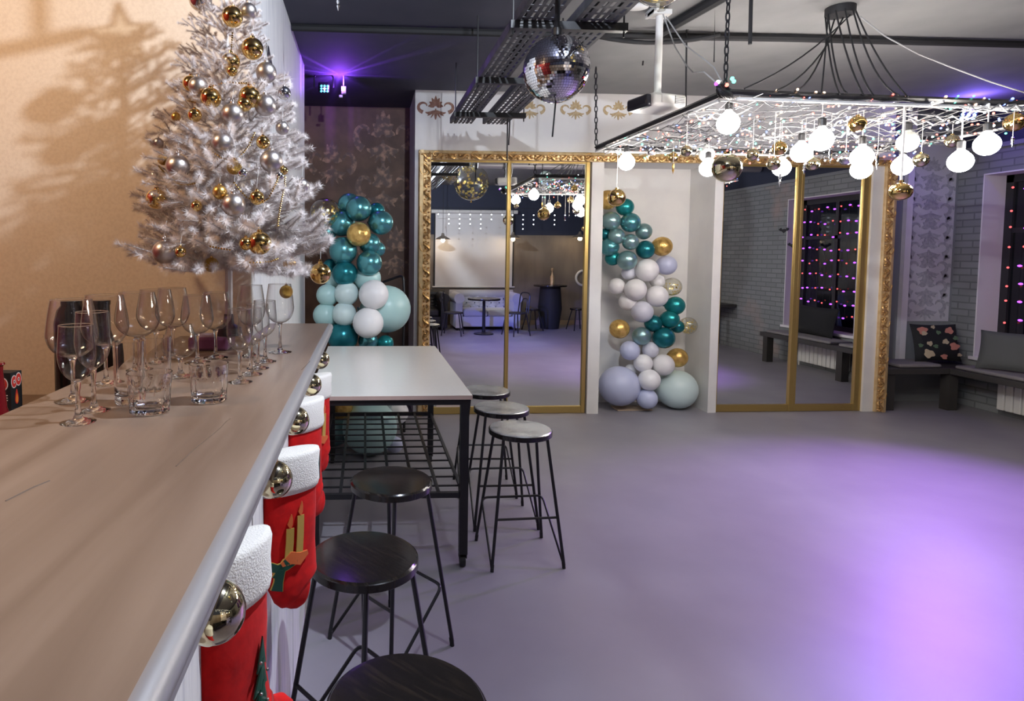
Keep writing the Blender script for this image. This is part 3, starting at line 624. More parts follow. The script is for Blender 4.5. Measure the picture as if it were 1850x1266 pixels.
# ornaments: photo x, y, radius, finish, where
ORN = [
(420, 30, 18, 'gold', 'shiny gold ball nearest the tip of the tree'), (449, 20, 14, 'silver', 'silver ball half behind white needles just right of the topmost gold ball'),
(362, -1, 20, 'chrome', 'large clear-silver ball cut by the top edge, left side of the tree tip'), (456, 88, 19, 'gold', 'shiny gold ball on the right side of the upper tree, above the bat sticker'),
(417, 112, 16, 'gold', 'shiny gold ball in the upper middle of the tree above a tiny gold one'), (419, 128, 9.5, 'gold', 'tiny shiny gold ball touching the bottom of the upper-middle gold ball'),
(481, 131, 18, 'silver', 'satin silver ball on the upper right flank of the tree'), (345, 151, 14, 'gold', 'gold ball mostly hidden behind a pale ball, upper left of the tree'),
(358, 156, 17, 'silver', 'pale pinkish-silver ball overlapping a gold one, upper left of the tree'), (381, 177, 18, 'gold', 'shiny gold ball left of centre, third row from the tip'),
(451, 175, 19, 'gold', 'large shiny gold ball right of centre behind a smaller gold one'), (442, 188, 13, 'gold', 'small shiny gold ball in front of the large gold ball right of centre'),
(479, 190, 19, 'silver', 'satin silver ball with bluish sheen at the right, beside the paired gold balls'), (420, 206, 19, 'silver', 'satin silver ball hanging centrally below the paired gold balls'),
(352, 208, 12, 'gold', 'small shiny gold ball on the left, below the pale pinkish ball'), (318, 211, 8, 'gold_matte', 'small dull gold ball almost hidden in the left needles'),
(513, 168, 12, 'chrome', 'chrome ball peeping out at the right edge of the upper tree'), (510, 231, 12, 'silver', 'bluish silver ball peeping out at the right edge, mid height'),
(402, 258, 19, 'silver', 'satin silver ball in the very middle of the tree'), (475, 257, 12, 'gold', 'small shiny gold ball above the large silver ball on the right'),
(490, 291, 20, 'silver', 'large satin silver ball on the right, mid height'), (286, 258, 9, 'silver', 'small brownish-silver ball at the left edge, mid height'),
(321, 301, 21, 'silver', 'large satin silver ball on the left, mid height'), (295, 288, 10, 'gold_glitter', 'small glitter gold ball tucked behind the large silver ball on the left'),
(423, 302, 13, 'gold_glitter', 'glitter gold ball hanging from the bead chain in the middle'), (438, 312, 9, 'chrome', 'small chrome ball behind the glitter ball in the middle'),
(512, 308, 8, 'gold', 'small gold ball below the large silver ball on the right'), (283, 359, 18, 'gold', 'large shiny gold ball at the left edge with red reflection'),
(279, 318, 8, 'silver', 'small silver ball at the left edge above the large gold one'), (397, 347, 13, 'gold_matte', 'satin gold ball left of the lower silver ball'),
(422, 370, 21, 'silver', 'large satin silver ball low in the middle'), (464, 357, 13, 'gold', 'shiny gold ball behind the bead chain, lower right of centre'),
(355, 372, 10, 'gold', 'small gold ball deep in the needles, lower left'), (546, 335, 12, 'silver', 'silver ball at the right edge of the tree before the pillar edge'),
(297, 455, 21, 'silver', 'large satin silver ball hanging at the lower left'), (326, 455, 10, 'gold', 'small gold ball right beside the lowest left silver ball'),
(382, 478, 13, 'gold_glitter', 'dark glitter gold ball hanging lowest left of the trunk'), (469, 439, 21, 'gold', 'largest shiny gold ball, low in the middle right of the tree'),
(444, 440, 12, 'gold', 'small gold ball tucked left of the largest shiny gold ball'), (523, 475, 12, 'gold_matte', 'satin gold ball hanging from the lowest branch before the white pillar'),
(579, 494, 19, 'gold', 'shiny gold ball at the far right tip of the lowest branch beside the balloons'), (517, 527, 12, 'gold_glitter', 'glitter gold ball hanging low and seen through the far wine glass'), (505, 318, 8, 'chrome', 'tiny chrome ball on the right bead chain')]
for (x, y, r, m, lab) in ORN:
    zc = W(x, y, TY).z; xo = W(x, y, TY).x-TX; R_ = max(trad(zc), 0.1); dd = math.sqrt(max(R_*R_-xo*xo, 0.0004))
    Y_ = TY-dd*0.93-0.01
    if y > 470: Y_ = TY-0.22 if x < 500 else (TY-0.10 if x != 517 else TY-0.12)
    c = W(x, y, Y_); rad = r*Y_/FPX
    t = thing('bauble', lab+' of the white tree' if 'tree' not in lab and len(lab.split()) < 13 else lab, 'ornament', (c.x, c.y, c.z), 'baubles on the white tree')
    obj('ball', MB().sphere(c, rad, 28, 18), m, t, ang=180)
    cp = MB().lathe([(rad*0.22, c.z+rad*0.97), (rad*0.22, c.z+rad*1.12), (rad*0.12, c.z+rad*1.16), (0, c.z+rad*1.16)], 10, (c.x, c.y, 0))
    cp.tube([(c.x+rad*0.10*math.cos(a), c.y, c.z+rad*1.24+rad*0.10*math.sin(a)) for a in [2*pi*i/8 for i in range(8)]], rad*0.025, 4, closed=True)
    obj('cap', cp, 'gold' if 'gold' in m else 'silver', t)
    obj('thread', MB().tube([(c.x, c.y, c.z+rad*1.32), (c.x, min(c.y+0.03, TY), c.z+rad*1.32+0.055)], 0.0006, 4), 'white_cable', t)
def bead_chain(pxs, lab):
    pts = []
    for (x, y) in pxs:
        zc = W(x, y, TY).z; xo = W(x, y, TY).x-TX; R_ = max(trad(zc), 0.1); pts.append(W(x, y, TY-math.sqrt(max(R_*R_-xo*xo, 0.0004))*0.97-0.012))
    mb = MB(); acc = 0.0
    for i in range(len(pts)-1):
        n = max(1, int((pts[i+1]-pts[i]).length/0.0085))
        for k in range(n): mb.sphere(pts[i].lerp(pts[i+1], k/n), 0.0038, 6, 4)
    g = stuff(one('bead_chain', lab, 'garland', mb, 'gold')); return g
bead_chain([(420, 60), (418, 85), (416, 100)], 'short gold bead chain hanging below the topmost gold ball')
bead_chain([(352, 185), (340, 182), (362, 165), (385, 155), (410, 148), (432, 150), (462, 150)], 'gold bead chain looping across the upper tree')
bead_chain([(385, 275), (400, 285), (415, 290), (428, 286), (440, 275), (450, 262), (456, 248), (462, 236)], 'gold bead chain swinging up to the right in the middle of the tree')
bead_chain([(287, 300), (297, 312), (310, 325), (325, 333), (340, 334), (355, 330)], 'gold bead chain draped on the left below the large silver ball')
bead_chain([(423, 330), (432, 342), (445, 356), (460, 363), (475, 365), (485, 358), (492, 345), (499, 330), (504, 316)], 'gold bead chain drooping behind the lower right gold ball')
bead_chain([(515, 320), (514, 340), (510, 355), (506, 375), (503, 395), (502, 412)], 'gold bead chain hanging straight down on the right side')
bead_chain([(380, 445), (400, 449), (420, 452)], 'short gold bead chain low in the middle of the tree')
bead_chain([(452, 474), (470, 474), (490, 472), (505, 466)], 'gold bead chain along the lowest right branch')
for i, poly in enumerate(([(481, 77), (486, 84), (490, 105), (501, 158), (497, 167), (491, 140), (487, 112), (482, 95)], [(526, 181), (529, 184), (527, 200), (524, 207), (522, 198), (519, 196), (523, 192)])):
    pts = [XP(x, y, -0.5225) for x, y in poly]; mb = MB(); n = len(pts)
    mb.add(pts+[q-Vector((0.003, 0, 0)) for q in pts], [tuple(range(n)), tuple(range(2*n-1, n-1, -1))]+[(k, (k+1) % n, n+(k+1) % n, n+k) for k in range(n)])
    one('bat_sticker', ('large black paper bat on the white pillar right behind the tree', 'small black paper bat on the white pillar near its far edge')[i], 'sticker', mb, 'black_matte', smooth=False)
# ================================================================== GLASSES
def gl_profile(kind, H, R):
    if kind == 'wine':   return [(R*0.16, H*0.43), (R*0.5, H*0.455), (R*0.82, H*0.52), (R*1.0, H*0.62), (R*1.0, H*0.70), (R*0.93, H*0.83), (R*0.80, H)]
    if kind == 'tulip':  return [(R*0.16, H*0.42), (R*0.55, H*0.47), (R*0.85, H*0.55), (R*1.0, H*0.66), (R*0.99, H*0.78), (R*0.93, H*0.92), (R*0.90, H)]
    return [(R*0.16, H*0.36), (R*0.6, H*0.40), (R*0.93, H*0.50), (R*1.0, H*0.62), (R*0.96, H*0.74), (R*0.84, H*0.88), (R*0.72, H)]
def smooth_prof(pf, n=4):
    out = []
    for i in range(len(pf)-1):
        p0, p1, p2, p3 = pf[max(i-1, 0)], pf[i], pf[i+1], pf[min(i+2, len(pf)-1)]
        for k in range(n):
            t = k/n; out.append(tuple(0.5*((2*p1[j])+(-p0[j]+p2[j])*t+(2*p0[j]-5*p1[j]+4*p2[j]-p3[j])*t*t+(-p0[j]+3*p1[j]-3*p2[j]+p3[j])*t**3) for j in (0, 1)))
    return out+[pf[-1]]
def stem_glass(kind, bx, by, topy, wpx, lab, name='wine_glass'):
    b = Z(bx, by, ZB+0.0005); s = b.y/FPX; H = (W(bx, topy, b.y).z-ZB); R = wpx*s/2; fr = min(max(R*0.95, 0.031), 0.044)
    t = thing(name, lab, 'glass', (b.x, b.y, ZB), 'glasses standing on the bar')
    pf = smooth_prof(gl_profile(kind, H, R)); zs = gl_profile(kind, H, R)[0][1]
    pf = [(max(r, 0.003), z+ZB) for r, z in pf]
    bowl = MB().lathe(pf, 32, (b.x, b.y, 0), cap0=False, cap1=False); obj('bowl', bowl, 'glass', t, ang=180)
    obj('rim', MB().tube([(b.x+pf[-1][0]*math.cos(a), b.y+pf[-1][0]*math.sin(a), pf[-1][1]) for a in [2*pi*i/32 for i in range(32)]], 0.0009, 5, closed=True), 'solid_glass', t, ang=180)
    sp_ = [(0, ZB+0.0005), (fr, ZB+0.0005), (fr, ZB+0.002), (fr*0.7, ZB+0.005), (fr*0.3, ZB+0.010), (0.0068, ZB+0.020), (0.0052, ZB+0.045), (0.0048, ZB+zs*0.75), (0.0066, ZB+zs-0.012), (R*0.17+0.001, ZB+zs), (R*0.30, ZB+zs+0.004), (0, ZB+zs+0.006)]
    obj('stem', MB().lathe(sp_, 24, (b.x, b.y, 0)), 'solid_glass', t, ang=60)
GL = [('tulip', 141.5, 762, 587, 62, 'front tulip glass, nearest on the counter at the left'), ('tulip', 170, 741, 563, 58, 'second tulip glass, just right of and behind the front one'),
('wine', 133, 723, 541, 84, 'large wine glass behind the two tulip glasses, leftmost bowl'), ('wine', 192, 693, 533, 78, 'large wine glass in front of the black bottle'),
('wine', 250, 668, 528, 74, 'large wine glass standing behind the tall straight glass'), ('wine', 283, 655, 523, 64, 'wine glass third from left in the back row, before the cream wall'),
('wine', 313, 646, 520, 58, 'wine glass in the back row at the dark shadow of the tree'), ('snifter', 326, 680, 586, 56, 'short round snifter glass between the two tumblers'),
('wine', 357, 655, 533, 56, 'wine glass directly behind the right tumbler'), ('wine', 390, 646, 528, 54, 'wine glass in front of the purple tree base'),
('tulip', 434, 690, 558, 46, 'nearest tulip glass of the right-hand row, front of four'), ('tulip', 453, 676, 556, 44, 'second tulip glass of the right-hand row'),
('tulip', 466, 665, 549, 42, 'third tulip glass of the right-hand row'), ('tulip', 479, 653, 543, 42, 'last tulip glass of the right-hand row'),
('wine', 454, 643, 515, 50, 'wine glass behind the right-hand row, before the tree trunk'), ('wine', 506, 636, 513, 50, 'wine glass standing alone at the far right near the counter end')]
for g in GL: stem_glass(*g)
def tumbler(bx, by, topy, wtop, wbot, lab, name, facets=0, thick=0.012):
    b = Z(bx, by, ZB+0.0005); s = b.y/FPX; H = W(bx, topy, b.y).z-ZB; Rt, Rb = wtop*s/2, wbot*s/2
    t = thing(name, lab, 'glass', (b.x, b.y, ZB), 'glasses standing on the bar')
    fl = (lambda a, z: 1.0-(0.05*abs(math.sin(a*facets/2)) if z < ZB+H*0.72 else 0.0)) if facets else None
    wl = 0.0032; sh = MB(); n_ = 60; ff = fl or (lambda a, z: 1.0)
    outer = [(Rb*0.9, ZB+0.0005), (Rb, ZB+0.004)]+[(Rb+(Rt-Rb)*q, ZB+0.004+(H-0.004)*q) for q in (0.12, .25, .4, .55, .70, .75, .9, 1)]
    inner = [(Rt-wl, ZB+H)]+[(Rb+(Rt-Rb)*q-wl, ZB+0.004+(H-0.004)*q) for q in (.75, .5, .3)]+[(Rb-wl, ZB+thick+0.006), (Rb-wl-0.006, ZB+thick), (0, ZB+thick*0.85)]
    obj('vessel', MB().lathe([(0, ZB+0.0005)]+outer+inner, n_, (b.x, b.y, 0), flute=lambda a, z: ff(a, z)), 'solid_glass', t, ang=25 if facets else 60)
    return t
tumbler(271.5, 744, 672, 78, 69, 'faceted whisky tumbler in front, left of the other tumbler', 'tumbler', 12, 0.016)
tumbler(378, 724, 656, 69, 62, 'faceted whisky tumbler right of the front one, on bare counter', 'tumbler', 12, 0.016)
tumbler(234, 728, 616, 52, 48, 'tall straight glass with thick base left of the front tumbler', 'highball_glass', 0, 0.022)
tumbler(282, 707, 608, 54, 50, 'tall straight glass standing behind the front tumbler', 'highball_glass', 0, 0.016)
# ================================================================== STOCKINGS AND BALLS UNDER THE COUNTER EDGE
def stocking(yc, lab, motif_kind, ztop=1.09, rot=55, xc=-0.195, foot=0.6, lean=0.0):
    v0 = -0.055 if motif_kind == 'candles' else -0.02
    fo = foot; t = thing('christmas_stocking', lab, 'stocking', (xc, yc, ztop), 'stockings along the bar front')
    up = (1, 0, 0)
    pts = [(xc, yc+lean*0.02, ztop-0.06), (xc, yc, ztop-0.16), (xc, yc, ztop-0.26), (xc, yc+0.012*fo, ztop-0.33), (xc, yc+0.045*fo, ztop-0.37), (xc, yc+0.085*fo, ztop-0.385), (xc, yc+0.125*fo, ztop-0.390), (xc, yc+0.150*fo, ztop-0.392)]
    wd = [0.080, 0.079, 0.076, 0.076, 0.070, 0.056, 0.044, 0.02]; tk = [0.028, 0.032, 0.033, 0.033, 0.032, 0.030, 0.026, 0.010]
    fine = []; fw = []; ft = []
    for i in range(len(pts)-1):
        for k in range(4):
            q = k/4; fine.append(Vector(pts[i]).lerp(Vector(pts[i+1]), q)); fw.append(wd[i]+(wd[i+1]-wd[i])*q); ft.append((tk[i]+(tk[i+1]-tk[i])*q)*(1+0.05*math.sin(i*2.1+k)))
    fine.append(Vector(pts[-1])); fw.append(wd[-1]); ft.append(tk[-1])
    obj('sock', MB().tube(fine, ft, 24, ry=fw, up=up), 'red_felt', t, ang=180)
    cu = [(xc, yc, ztop-0.108), (xc, yc, ztop-0.102), (xc, yc, ztop-0.088), (xc, yc, ztop-0.05), (xc, yc, ztop-0.012), (xc, yc, ztop-0.002), (xc, yc, ztop)]
    obj('cuff', MB().tube(cu, [0.032, 0.038, 0.041, 0.038, 0.040, 0.036, 0.026], 28, ry=[0.080, 0.086, 0.089, 0.087, 0.091, 0.088, 0.078], up=up), 'fur', t, ang=180)
    obj('hanging_loop', MB().tube([(xc+0.0, yc-0.085, ztop-0.01), (xc-0.01, yc-0.088, ztop+0.04), (xc-0.012, yc-0.08, ztop+0.075), (xc-0.012, yc-0.076, ztop+0.04), (xc, yc-0.078, ztop-0.01)], 0.003, 6), 'red_felt', t)
    sf = lambda u, v, h: Vector((xc+0.0355*math.sqrt(max(0.04, 1-(u/0.083)**2))+0.002+h, yc+u*0.85, ztop-0.11+(v+v0)*0.92))
    if motif_kind == 'candles':
        for du, hh in ((-0.028, 0.085), (0.008, 0.115)):
            obj('candle', MB().stroke([(du, -0.12), (du+0.004, -0.12+hh*0.5), (du+0.006, -0.12+hh)], [0.012, 0.012, 0.012], 0.003, sf), 'gold_thread', t)
            obj('flame', MB().stroke([(du+0.006, -0.118+hh), (du+0.005, -0.108+hh), (du+0.009, -0.092+hh), (du+0.010, -0.080+hh)], [0.003, 0.008, 0.005, 0.001], 0.003, sf), 'orange_satin', t)
        obj('bow', MB().stroke([(-0.05, -0.135), (-0.02, -0.12), (0.01, -0.13), (0.04, -0.12)], [0.006, 0.018, 0.018, 0.006], 0.0045, sf), 'orange_satin', t)
        for q in (((-0.06, -0.175), (-0.05, -0.15), (-0.035, -0.13), (-0.015, -0.115)), ((-0.085, -0.14), (-0.06, -0.145), (-0.035, -0.14), (0.0, -0.135)), ((-0.062, -0.21), (-0.058, -0.185), (-0.055, -0.165), (-0.05, -0.15))):
            obj('ribbon', MB().stroke(list(q), [0.014, 0.011, 0.012, 0.005], 0.004, sf), 'green_felt', t)
            obj('ribbon_edge', MB().stroke([(a+0.0, b-0.0) for a, b in q], [0.0165, 0.0135, 0.0145, 0.007], 0.0025, sf), 'gold_thread', t)
    elif motif_kind == 'tree':
        for k in range(5):
            z_ = -0.06-0.042*k; w_ = 0.022+0.011*k
            obj('tree_tier', MB().prism([(0.045-w_, z_-0.05), (0.045, z_+0.012), (0.045+w_*0.7, z_-0.05), (0.045+w_*0.3, z_-0.042), (0.045, z_-0.052), (0.045-w_*0.4, z_-0.042)], 0.003+0.0006*k, sf), 'green_felt', t)
        for k in range(7): obj('sequin', MB().sphere(sf(0.03+0.028*(k % 2), -0.09-0.03*k, 0.007), 0.003, 6, 4), 'silver', t)
    elif motif_kind == 'leaf':
        obj('leaf', MB().stroke([(0.03, -0.17), (0.025, -0.13), (0.035, -0.09), (0.045, -0.06)], [0.018, 0.022, 0.013, 0.002], 0.004, sf), 'green_felt', t)
        obj('leaf_edge', MB().stroke([(0.03, -0.175), (0.025, -0.13), (0.035, -0.09), (0.046, -0.055)], [0.021, 0.025, 0.016, 0.004], 0.002, sf), 'silver', t)
    t.rotation_euler = (0, 0, math.radians(-rot)); return t
stocking(0.60, 'red stocking with white cuff nearest the camera, mostly cut by the bottom edge', 'leaf', 1.10, 25, -0.232)
stocking(1.02, 'red stocking with a dark green satin fir tree, second along the bar from the camera', 'tree', 1.12, 34, -0.226, 1.0)
stocking(1.60, 'red stocking with embroidered gold candles and green ribbon, third along the bar', 'candles', 1.09, 54, -0.200, 0.35)
stocking(2.13, 'red stocking with a silver-edged green leaf, fourth along the bar', 'leaf', 1.10, 40, -0.212, 0.6)
stocking(2.62, 'farthest red stocking with gold candles, at the far end of the bar front', 'candles', 1.09, 40, -0.212, 0.4)
for (yy, lab, x_, y_) in ((0.82, 'chrome-gold ball half hidden under the bar edge beside the fir tree stocking', 388, 1105), (1.33, 'chrome-gold ball under the bar edge, left of the candle stocking cuff', 495, 866), (1.78, 'chrome-gold ball under the bar edge above the candle stocking', 533, 760), (2.25, 'chrome-gold ball under the bar edge, second from the far end', 561, 695), (2.78, 'chrome-gold ball under the bar edge nearest its far end', 579, 650)):
    c = XP(x_, y_, -0.2); c = W(x_, y_, c.y); r = 0.041
    t = thing('bauble', lab, 'ornament', tuple(c), 'balls under the bar edge')
    obj('ball', MB().sphere(c, r, 28, 18), 'chrome_gold', t, ang=180)
    obj('cap', MB().lathe([(0.009, c.z+r*0.97), (0.009, c.z+r*1.15), (0, c.z+r*1.15)], 10, (c.x, c.y, 0)), 'gold', t)
    obj('thread', MB().tube([(c.x, c.y, c.z+r*1.1), (c.x-0.01, c.y, ZB-0.043)], 0.0008, 4), 'white_cable', t)
# ================================================================== TABLE
TA, TB_, TF, TR = -0.285, 0.540, 3.005, 4.665; zt2 = 0.906
tab = thing('bar_table', 'tall cream-topped table on black square legs with casters and a grid shelf', 'table', ((TA+TB_)/2, (TF+TR)/2, 0))
obj('tabletop', MB().b2((TA, TF, zt2-0.022), (TB_, TR, zt2)), 'tabletop', tab, smooth=False, bevel=0.002)
obj('edge_band', MB().b2((TA+0.001, TF-0.0012, zt2-0.0215), (TB_-0.001, TF, zt2-0.0012)).b2((TB_, TF, zt2-0.0215), (TB_+0.0012, TR, zt2-0.0012)), mat('pinkish_edge_band', (0.52, 0.38, 0.33), 0.5), tab, smooth=False)
obj('apron', MB().b2((TA+0.012, TF+0.012, zt2-0.052), (TB_-0.012, TF+0.042, zt2-0.022)).b2((TA+0.012, TR-0.042, zt2-0.052), (TB_-0.012, TR-0.012, zt2-0.022)).b2((TA+0.012, TF+0.042, zt2-0.052), (TA+0.042, TR-0.042, zt2-0.022)).b2((TB_-0.042, TF+0.042, zt2-0.052), (TB_-0.012, TR-0.042, zt2-0.022)), 'black_metal', tab, smooth=False)
zs2 = W(700, 892, TF+0.034).z-0.008
for lx_ in (TA+0.034, TB_-0.034):
    for ly in (TF+0.034, TR-0.20 if False else TR-0.034):
        l = obj('leg', MB().b2((lx_-0.021, ly-0.021, 0.075), (lx_+0.021, ly+0.021, zt2-0.022)), 'black_metal', tab, smooth=False)
        ca = MB().tube([(lx_-0.013, ly+0.012, 0.034), (lx_+0.013, ly+0.012, 0.034)], 0.033, 16); ca.b2((lx_-0.02, ly-0.012, 0.05), (lx_-0.015, ly+0.02, 0.076)); ca.b2((lx_+0.015, ly-0.012, 0.05), (lx_+0.02, ly+0.02, 0.076))
        obj('caster', ca, 'black_matte', l)
ga, gb, gf_, gr = TA+0.034, TB_-0.034, TF+0.034, TR-0.034
obj('shelf_rail', MB().b2((ga, gf_-0.013, zs2-0.013), (gb, gf_+0.013, zs2+0.013)), 'black_metal', tab, smooth=False); obj('shelf_rail', MB().b2((ga, gr-0.013, zs2-0.013), (gb, gr+0.013, zs2+0.013)), 'black_metal', tab, smooth=False)
for i in range(7):
    x = ga+(gb-ga)*(i/6 if i else 0.0); obj('grid_bar', MB().b2((x-0.008, gf_, zs2-0.006), (x+0.008, gr, zs2+0.01)), 'black_metal', tab, smooth=False)
for i in range(1, 12):
    y = gf_+(gr-gf_)*i/12; obj('grid_bar', MB().b2((ga, y-0.006, zs2-0.008), (gb, y+0.006, zs2-0.001)), 'black_metal', tab, smooth=False)
# ================================================================== STOOLS
ZSEAT = 0.69; RS = 0.166
def make_stool(lab):
    t = thing('bar_stool', lab, 'stool', (0, 0, 0), 'round backless bar stools')
    obj('seat', MB().lathe([(0, ZSEAT-0.032), (RS-0.006, ZSEAT-0.032), (RS, ZSEAT-0.026), (RS, ZSEAT-0.006), (RS-0.006, ZSEAT), (RS*0.9, ZSEAT+0.0005), (0, ZSEAT-0.001)], 56), 'black_gloss', t, ang=35)
    obj('rim', MB().lathe([(RS-0.001, ZSEAT-0.030), (RS+0.0015, ZSEAT-0.028), (RS+0.0015, ZSEAT-0.006), (RS-0.001, ZSEAT-0.004)], 56, cap0=False, cap1=False), 'black_gloss', t, ang=35)
    ft = {}
    for sx in (-1, 1):
        for sy in (-1, 1):
            f = Vector((sx*0.19, sy*0.172, 0.006)); tp = Vector((sx*0.117, sy*0.09, ZSEAT-0.033)); ft[sx, sy] = (f, tp)
            l = obj('leg', MB().tube([f+Vector((0, 0, 0.012)), tp], 0.0083, 8), 'black_metal', t)
            obj('foot_cap', MB().tube([f-Vector((0, 0, 0.006)), f+(tp-f)*0.045], 0.0092, 8), 'black_matte', l)
    at = lambda sx, sy, q: ft[sx, sy][0].lerp(ft[sx, sy][1], q)
    obj('front_brace', MB().tube([at(-1, -1, 0.385), at(1, -1, 0.385)], 0.0066, 8), 'black_metal', t)
    a, b = at(-1, 1, 0.40)+Vector((-0.012, -0.014, 0)), at(1, 1, 0.40)+Vector((0.012, -0.014, 0))
    obj('footrest', MB().tube(arc_round([ft[-1, -1][0]+Vector((0.0, 0.004, 0.01)), a, b, ft[1, -1][0]+Vector((0, 0.004, 0.01))], 0.035), 0.0066, 8), 'black_metal', t)
    return t
STO = [(940, 773, 3, 'bar stool with scuffed silvery seat, nearest of the three beside the table', 1), (906, 735, 1, 'bar stool with scuffed silvery seat, middle of the three beside the table', 1), (877, 704, -2, 'bar stool with scuffed silvery seat, farthest and half behind the table corner', 1),
       (707, 866, -50, 'black bar stool standing in front of the grid shelf of the table', 0), (654, 1002, -50, 'black bar stool in the middle, closest to the candle stocking', 0), (735, 1272, -42, 'black bar stool nearest the camera, cut by the bottom edge', 0)]
st0 = make_stool(STO[0][3])
for i, (x, y, a, lab, sil) in enumerate(STO):
    q = Z(x, y, ZSEAT); q.x += 0.006 if i == 4 else 0.0; o = st0 if i == 0 else copy_tree(st0, (q.x, q.y, 0), math.radians(a), lab)
    if i == 0: o.location = (q.x, q.y, 0); o.rotation_euler = (0, 0, math.radians(a))
    for ch in o.children:
        if ch.name.startswith('seat'): ch.material_slots[0].link = 'OBJECT'; ch.material_slots[0].material = M['silver_seat' if sil else 'black_gloss']
# ================================================================== BALLOONS
COLN = {'teal_a': 'chrome teal', 'teal_b': 'bright teal', 'teal_c': 'silvery teal', 'teal_d': 'deep teal', 'aqua': 'pale aqua', 'aqua_w': 'frosty aqua', 'lilac': 'lilac', 'lilac_w': 'pale lilac', 'white_b': 'white', 'gold_b': 'gold', 'clear_b': 'clear'}
def balloon(x, y, r, m, lab, Y, axis, group, sy=1.06):
    c = W(x, y, Y); R_ = r*Y/FPX
    if c.z-R_ < 0.004: c.z = R_+0.004
    ax_ = (Vector(axis)-c); ax_ = ax_.normalized() if ax_.length > 1e-3 else Vector((0, 1, 0))
    q = Vector((0, 0, -1)).rotation_difference(ax_).to_matrix()
    prof = [(0.0, 1.03)]
    for i in range(1, 15):
        t = pi/2-pi*i/15.5; prof.append((math.cos(t), math.sin(t)*(1.03 if t > 0 else 1.0+0.13*(-math.sin(t))**3)))
    prof += [(0.085, -1.15), (0.05, -1.19), (0.085, -1.23), (0.11, -1.25), (0, -1.25)]
    prof = [(a*R_, b*R_) for a, b in prof][::-1]
    t = thing('balloon', lab, 'balloon', tuple(c), group)
    obj('skin', MB().lathe(prof, 28, tuple(c), q), m, t, ang=60)
    if m == 'clear_b':
        cf = MB(); rnd = random.Random(int(x*7+y))
        for k in range(110):
            d = Vector((rnd.gauss(0, 1), rnd.gauss(0, 1), rnd.gauss(-0.7, 0.8))).normalized()*R_*0.965; u = d.orthogonal().normalized()*R_*0.1; v = d.cross(u).normalized()*R_*0.1
            cf.add([c+d+u, c+d+v, c+d-u, c+d-v], [(0, 1, 2, 3)])
        stuff(obj('confetti', cf, 'confetti', t, smooth=False, fix=False))
    return t
GA, GB = 'balloon column beside the brown wall', 'balloon column in the white niche'
A = [(588, 385, 27, 'clear_b', 5.02, 'clear balloon with gold flakes at the tree tips, upper left of the column'), (631, 369, 20, 'teal_a', 5.12, 'topmost teal balloon, half behind the front top one'), (648, 377, 23, 'teal_a', 4.98, 'teal balloon at the front of the column top, above the gold one'),
(680, 381, 15, 'teal_d', 5.12, 'dark teal balloon peeping out behind the top right teal one'), (688, 402, 22, 'teal_a', 5.0, 'teal balloon at the top right of the column, right of the gold one'), (617, 404, 23, 'teal_a', 5.05, 'teal balloon at the upper left, left of the gold one'),
(648, 423, 22, 'gold_b', 4.86, 'gold balloon at the front in the middle of the teal ones'), (668, 440, 19, 'teal_a', 5.0, 'teal balloon half behind the gold one, lower right of it'), (682, 450, 14, 'teal_a', 5.08, 'small teal balloon at the right edge below the gold one'),
(592, 420, 15, 'teal_b', 5.08, 'teal balloon touching the tree needles on the left'), (620, 453, 25, 'teal_a', 4.95, 'large teal balloon left of the column middle with bright glints'), (667, 475, 23, 'teal_a', 4.93, 'teal balloon lower right above the white ones'),
(623, 494, 23, 'teal_d', 4.93, 'deep teal balloon just above the aqua ones'), (597, 480, 13, 'teal_d', 5.08, 'deep teal balloon behind the far right bauble of the tree'), (663, 503, 25, 'aqua', 5.03, 'pale aqua balloon behind the deep teal one'),
(603, 507, 16, 'aqua', 5.05, 'pale aqua balloon below the far right bauble'), (592, 533, 20, 'aqua', 4.98, 'pale aqua balloon at the left edge, upper of two'), (626, 530, 22, 'aqua_w', 4.93, 'frosty aqua balloon left of the upper white one'),
(588, 569, 22, 'aqua', 4.98, 'pale aqua balloon at the left edge, right above the bar corner'), (622, 567, 22, 'aqua_w', 4.92, 'frosty aqua balloon left of the lower white one'), (675, 532, 27, 'white_b', 4.85, 'white balloon, upper of the joined pair'),
(665, 583, 28, 'white_b', 4.83, 'white balloon, lower of the joined pair'), (698, 558, 43, 'aqua', 5.06, 'big pale aqua balloon at the right of the column'), (619, 608, 28, 'teal_d', 4.95, 'deep teal balloon just above the back edge of the table, left'),
(665, 616, 18, 'teal_a', 4.98, 'small teal balloon just above the back edge of the table, middle'), (696, 620, 15, 'teal_b', 5.0, 'small teal balloon just above the back edge of the table, right'), (612, 732, 26, 'gold_b', 4.78, 'gold balloon under the table top at the left'),
(722, 715, 17, 'gold_b', 5.02, 'gold balloon under the table top at the right'), (652, 733, 25, 'teal_c', 5.0, 'silvery teal balloon under the table top in the middle'), (716, 745, 22, 'white_b', 4.98, 'white balloon under the table beside the gilt frame foot'),
(668, 783, 50, 'aqua', 4.83, 'big pale aqua balloon on the floor behind the grid shelf'), (602, 772, 34, 'teal_c', 5.03, 'silvery teal balloon low behind the shelf at the left'), (713, 806, 15, 'lilac', 4.86, 'small lilac balloon on the floor behind the grid shelf'),
(640, 660, 30, 'aqua', 5.05, 'pale aqua balloon hidden behind the table top'), (690, 668, 26, 'teal_a', 5.05, 'teal balloon hidden behind the table top')]
for (x, y, r, m, Y, lab) in A: balloon(x, y, r, m, lab if 'column' in lab else lab+' of the tall column', Y, W(645, y, 5.12), GA)
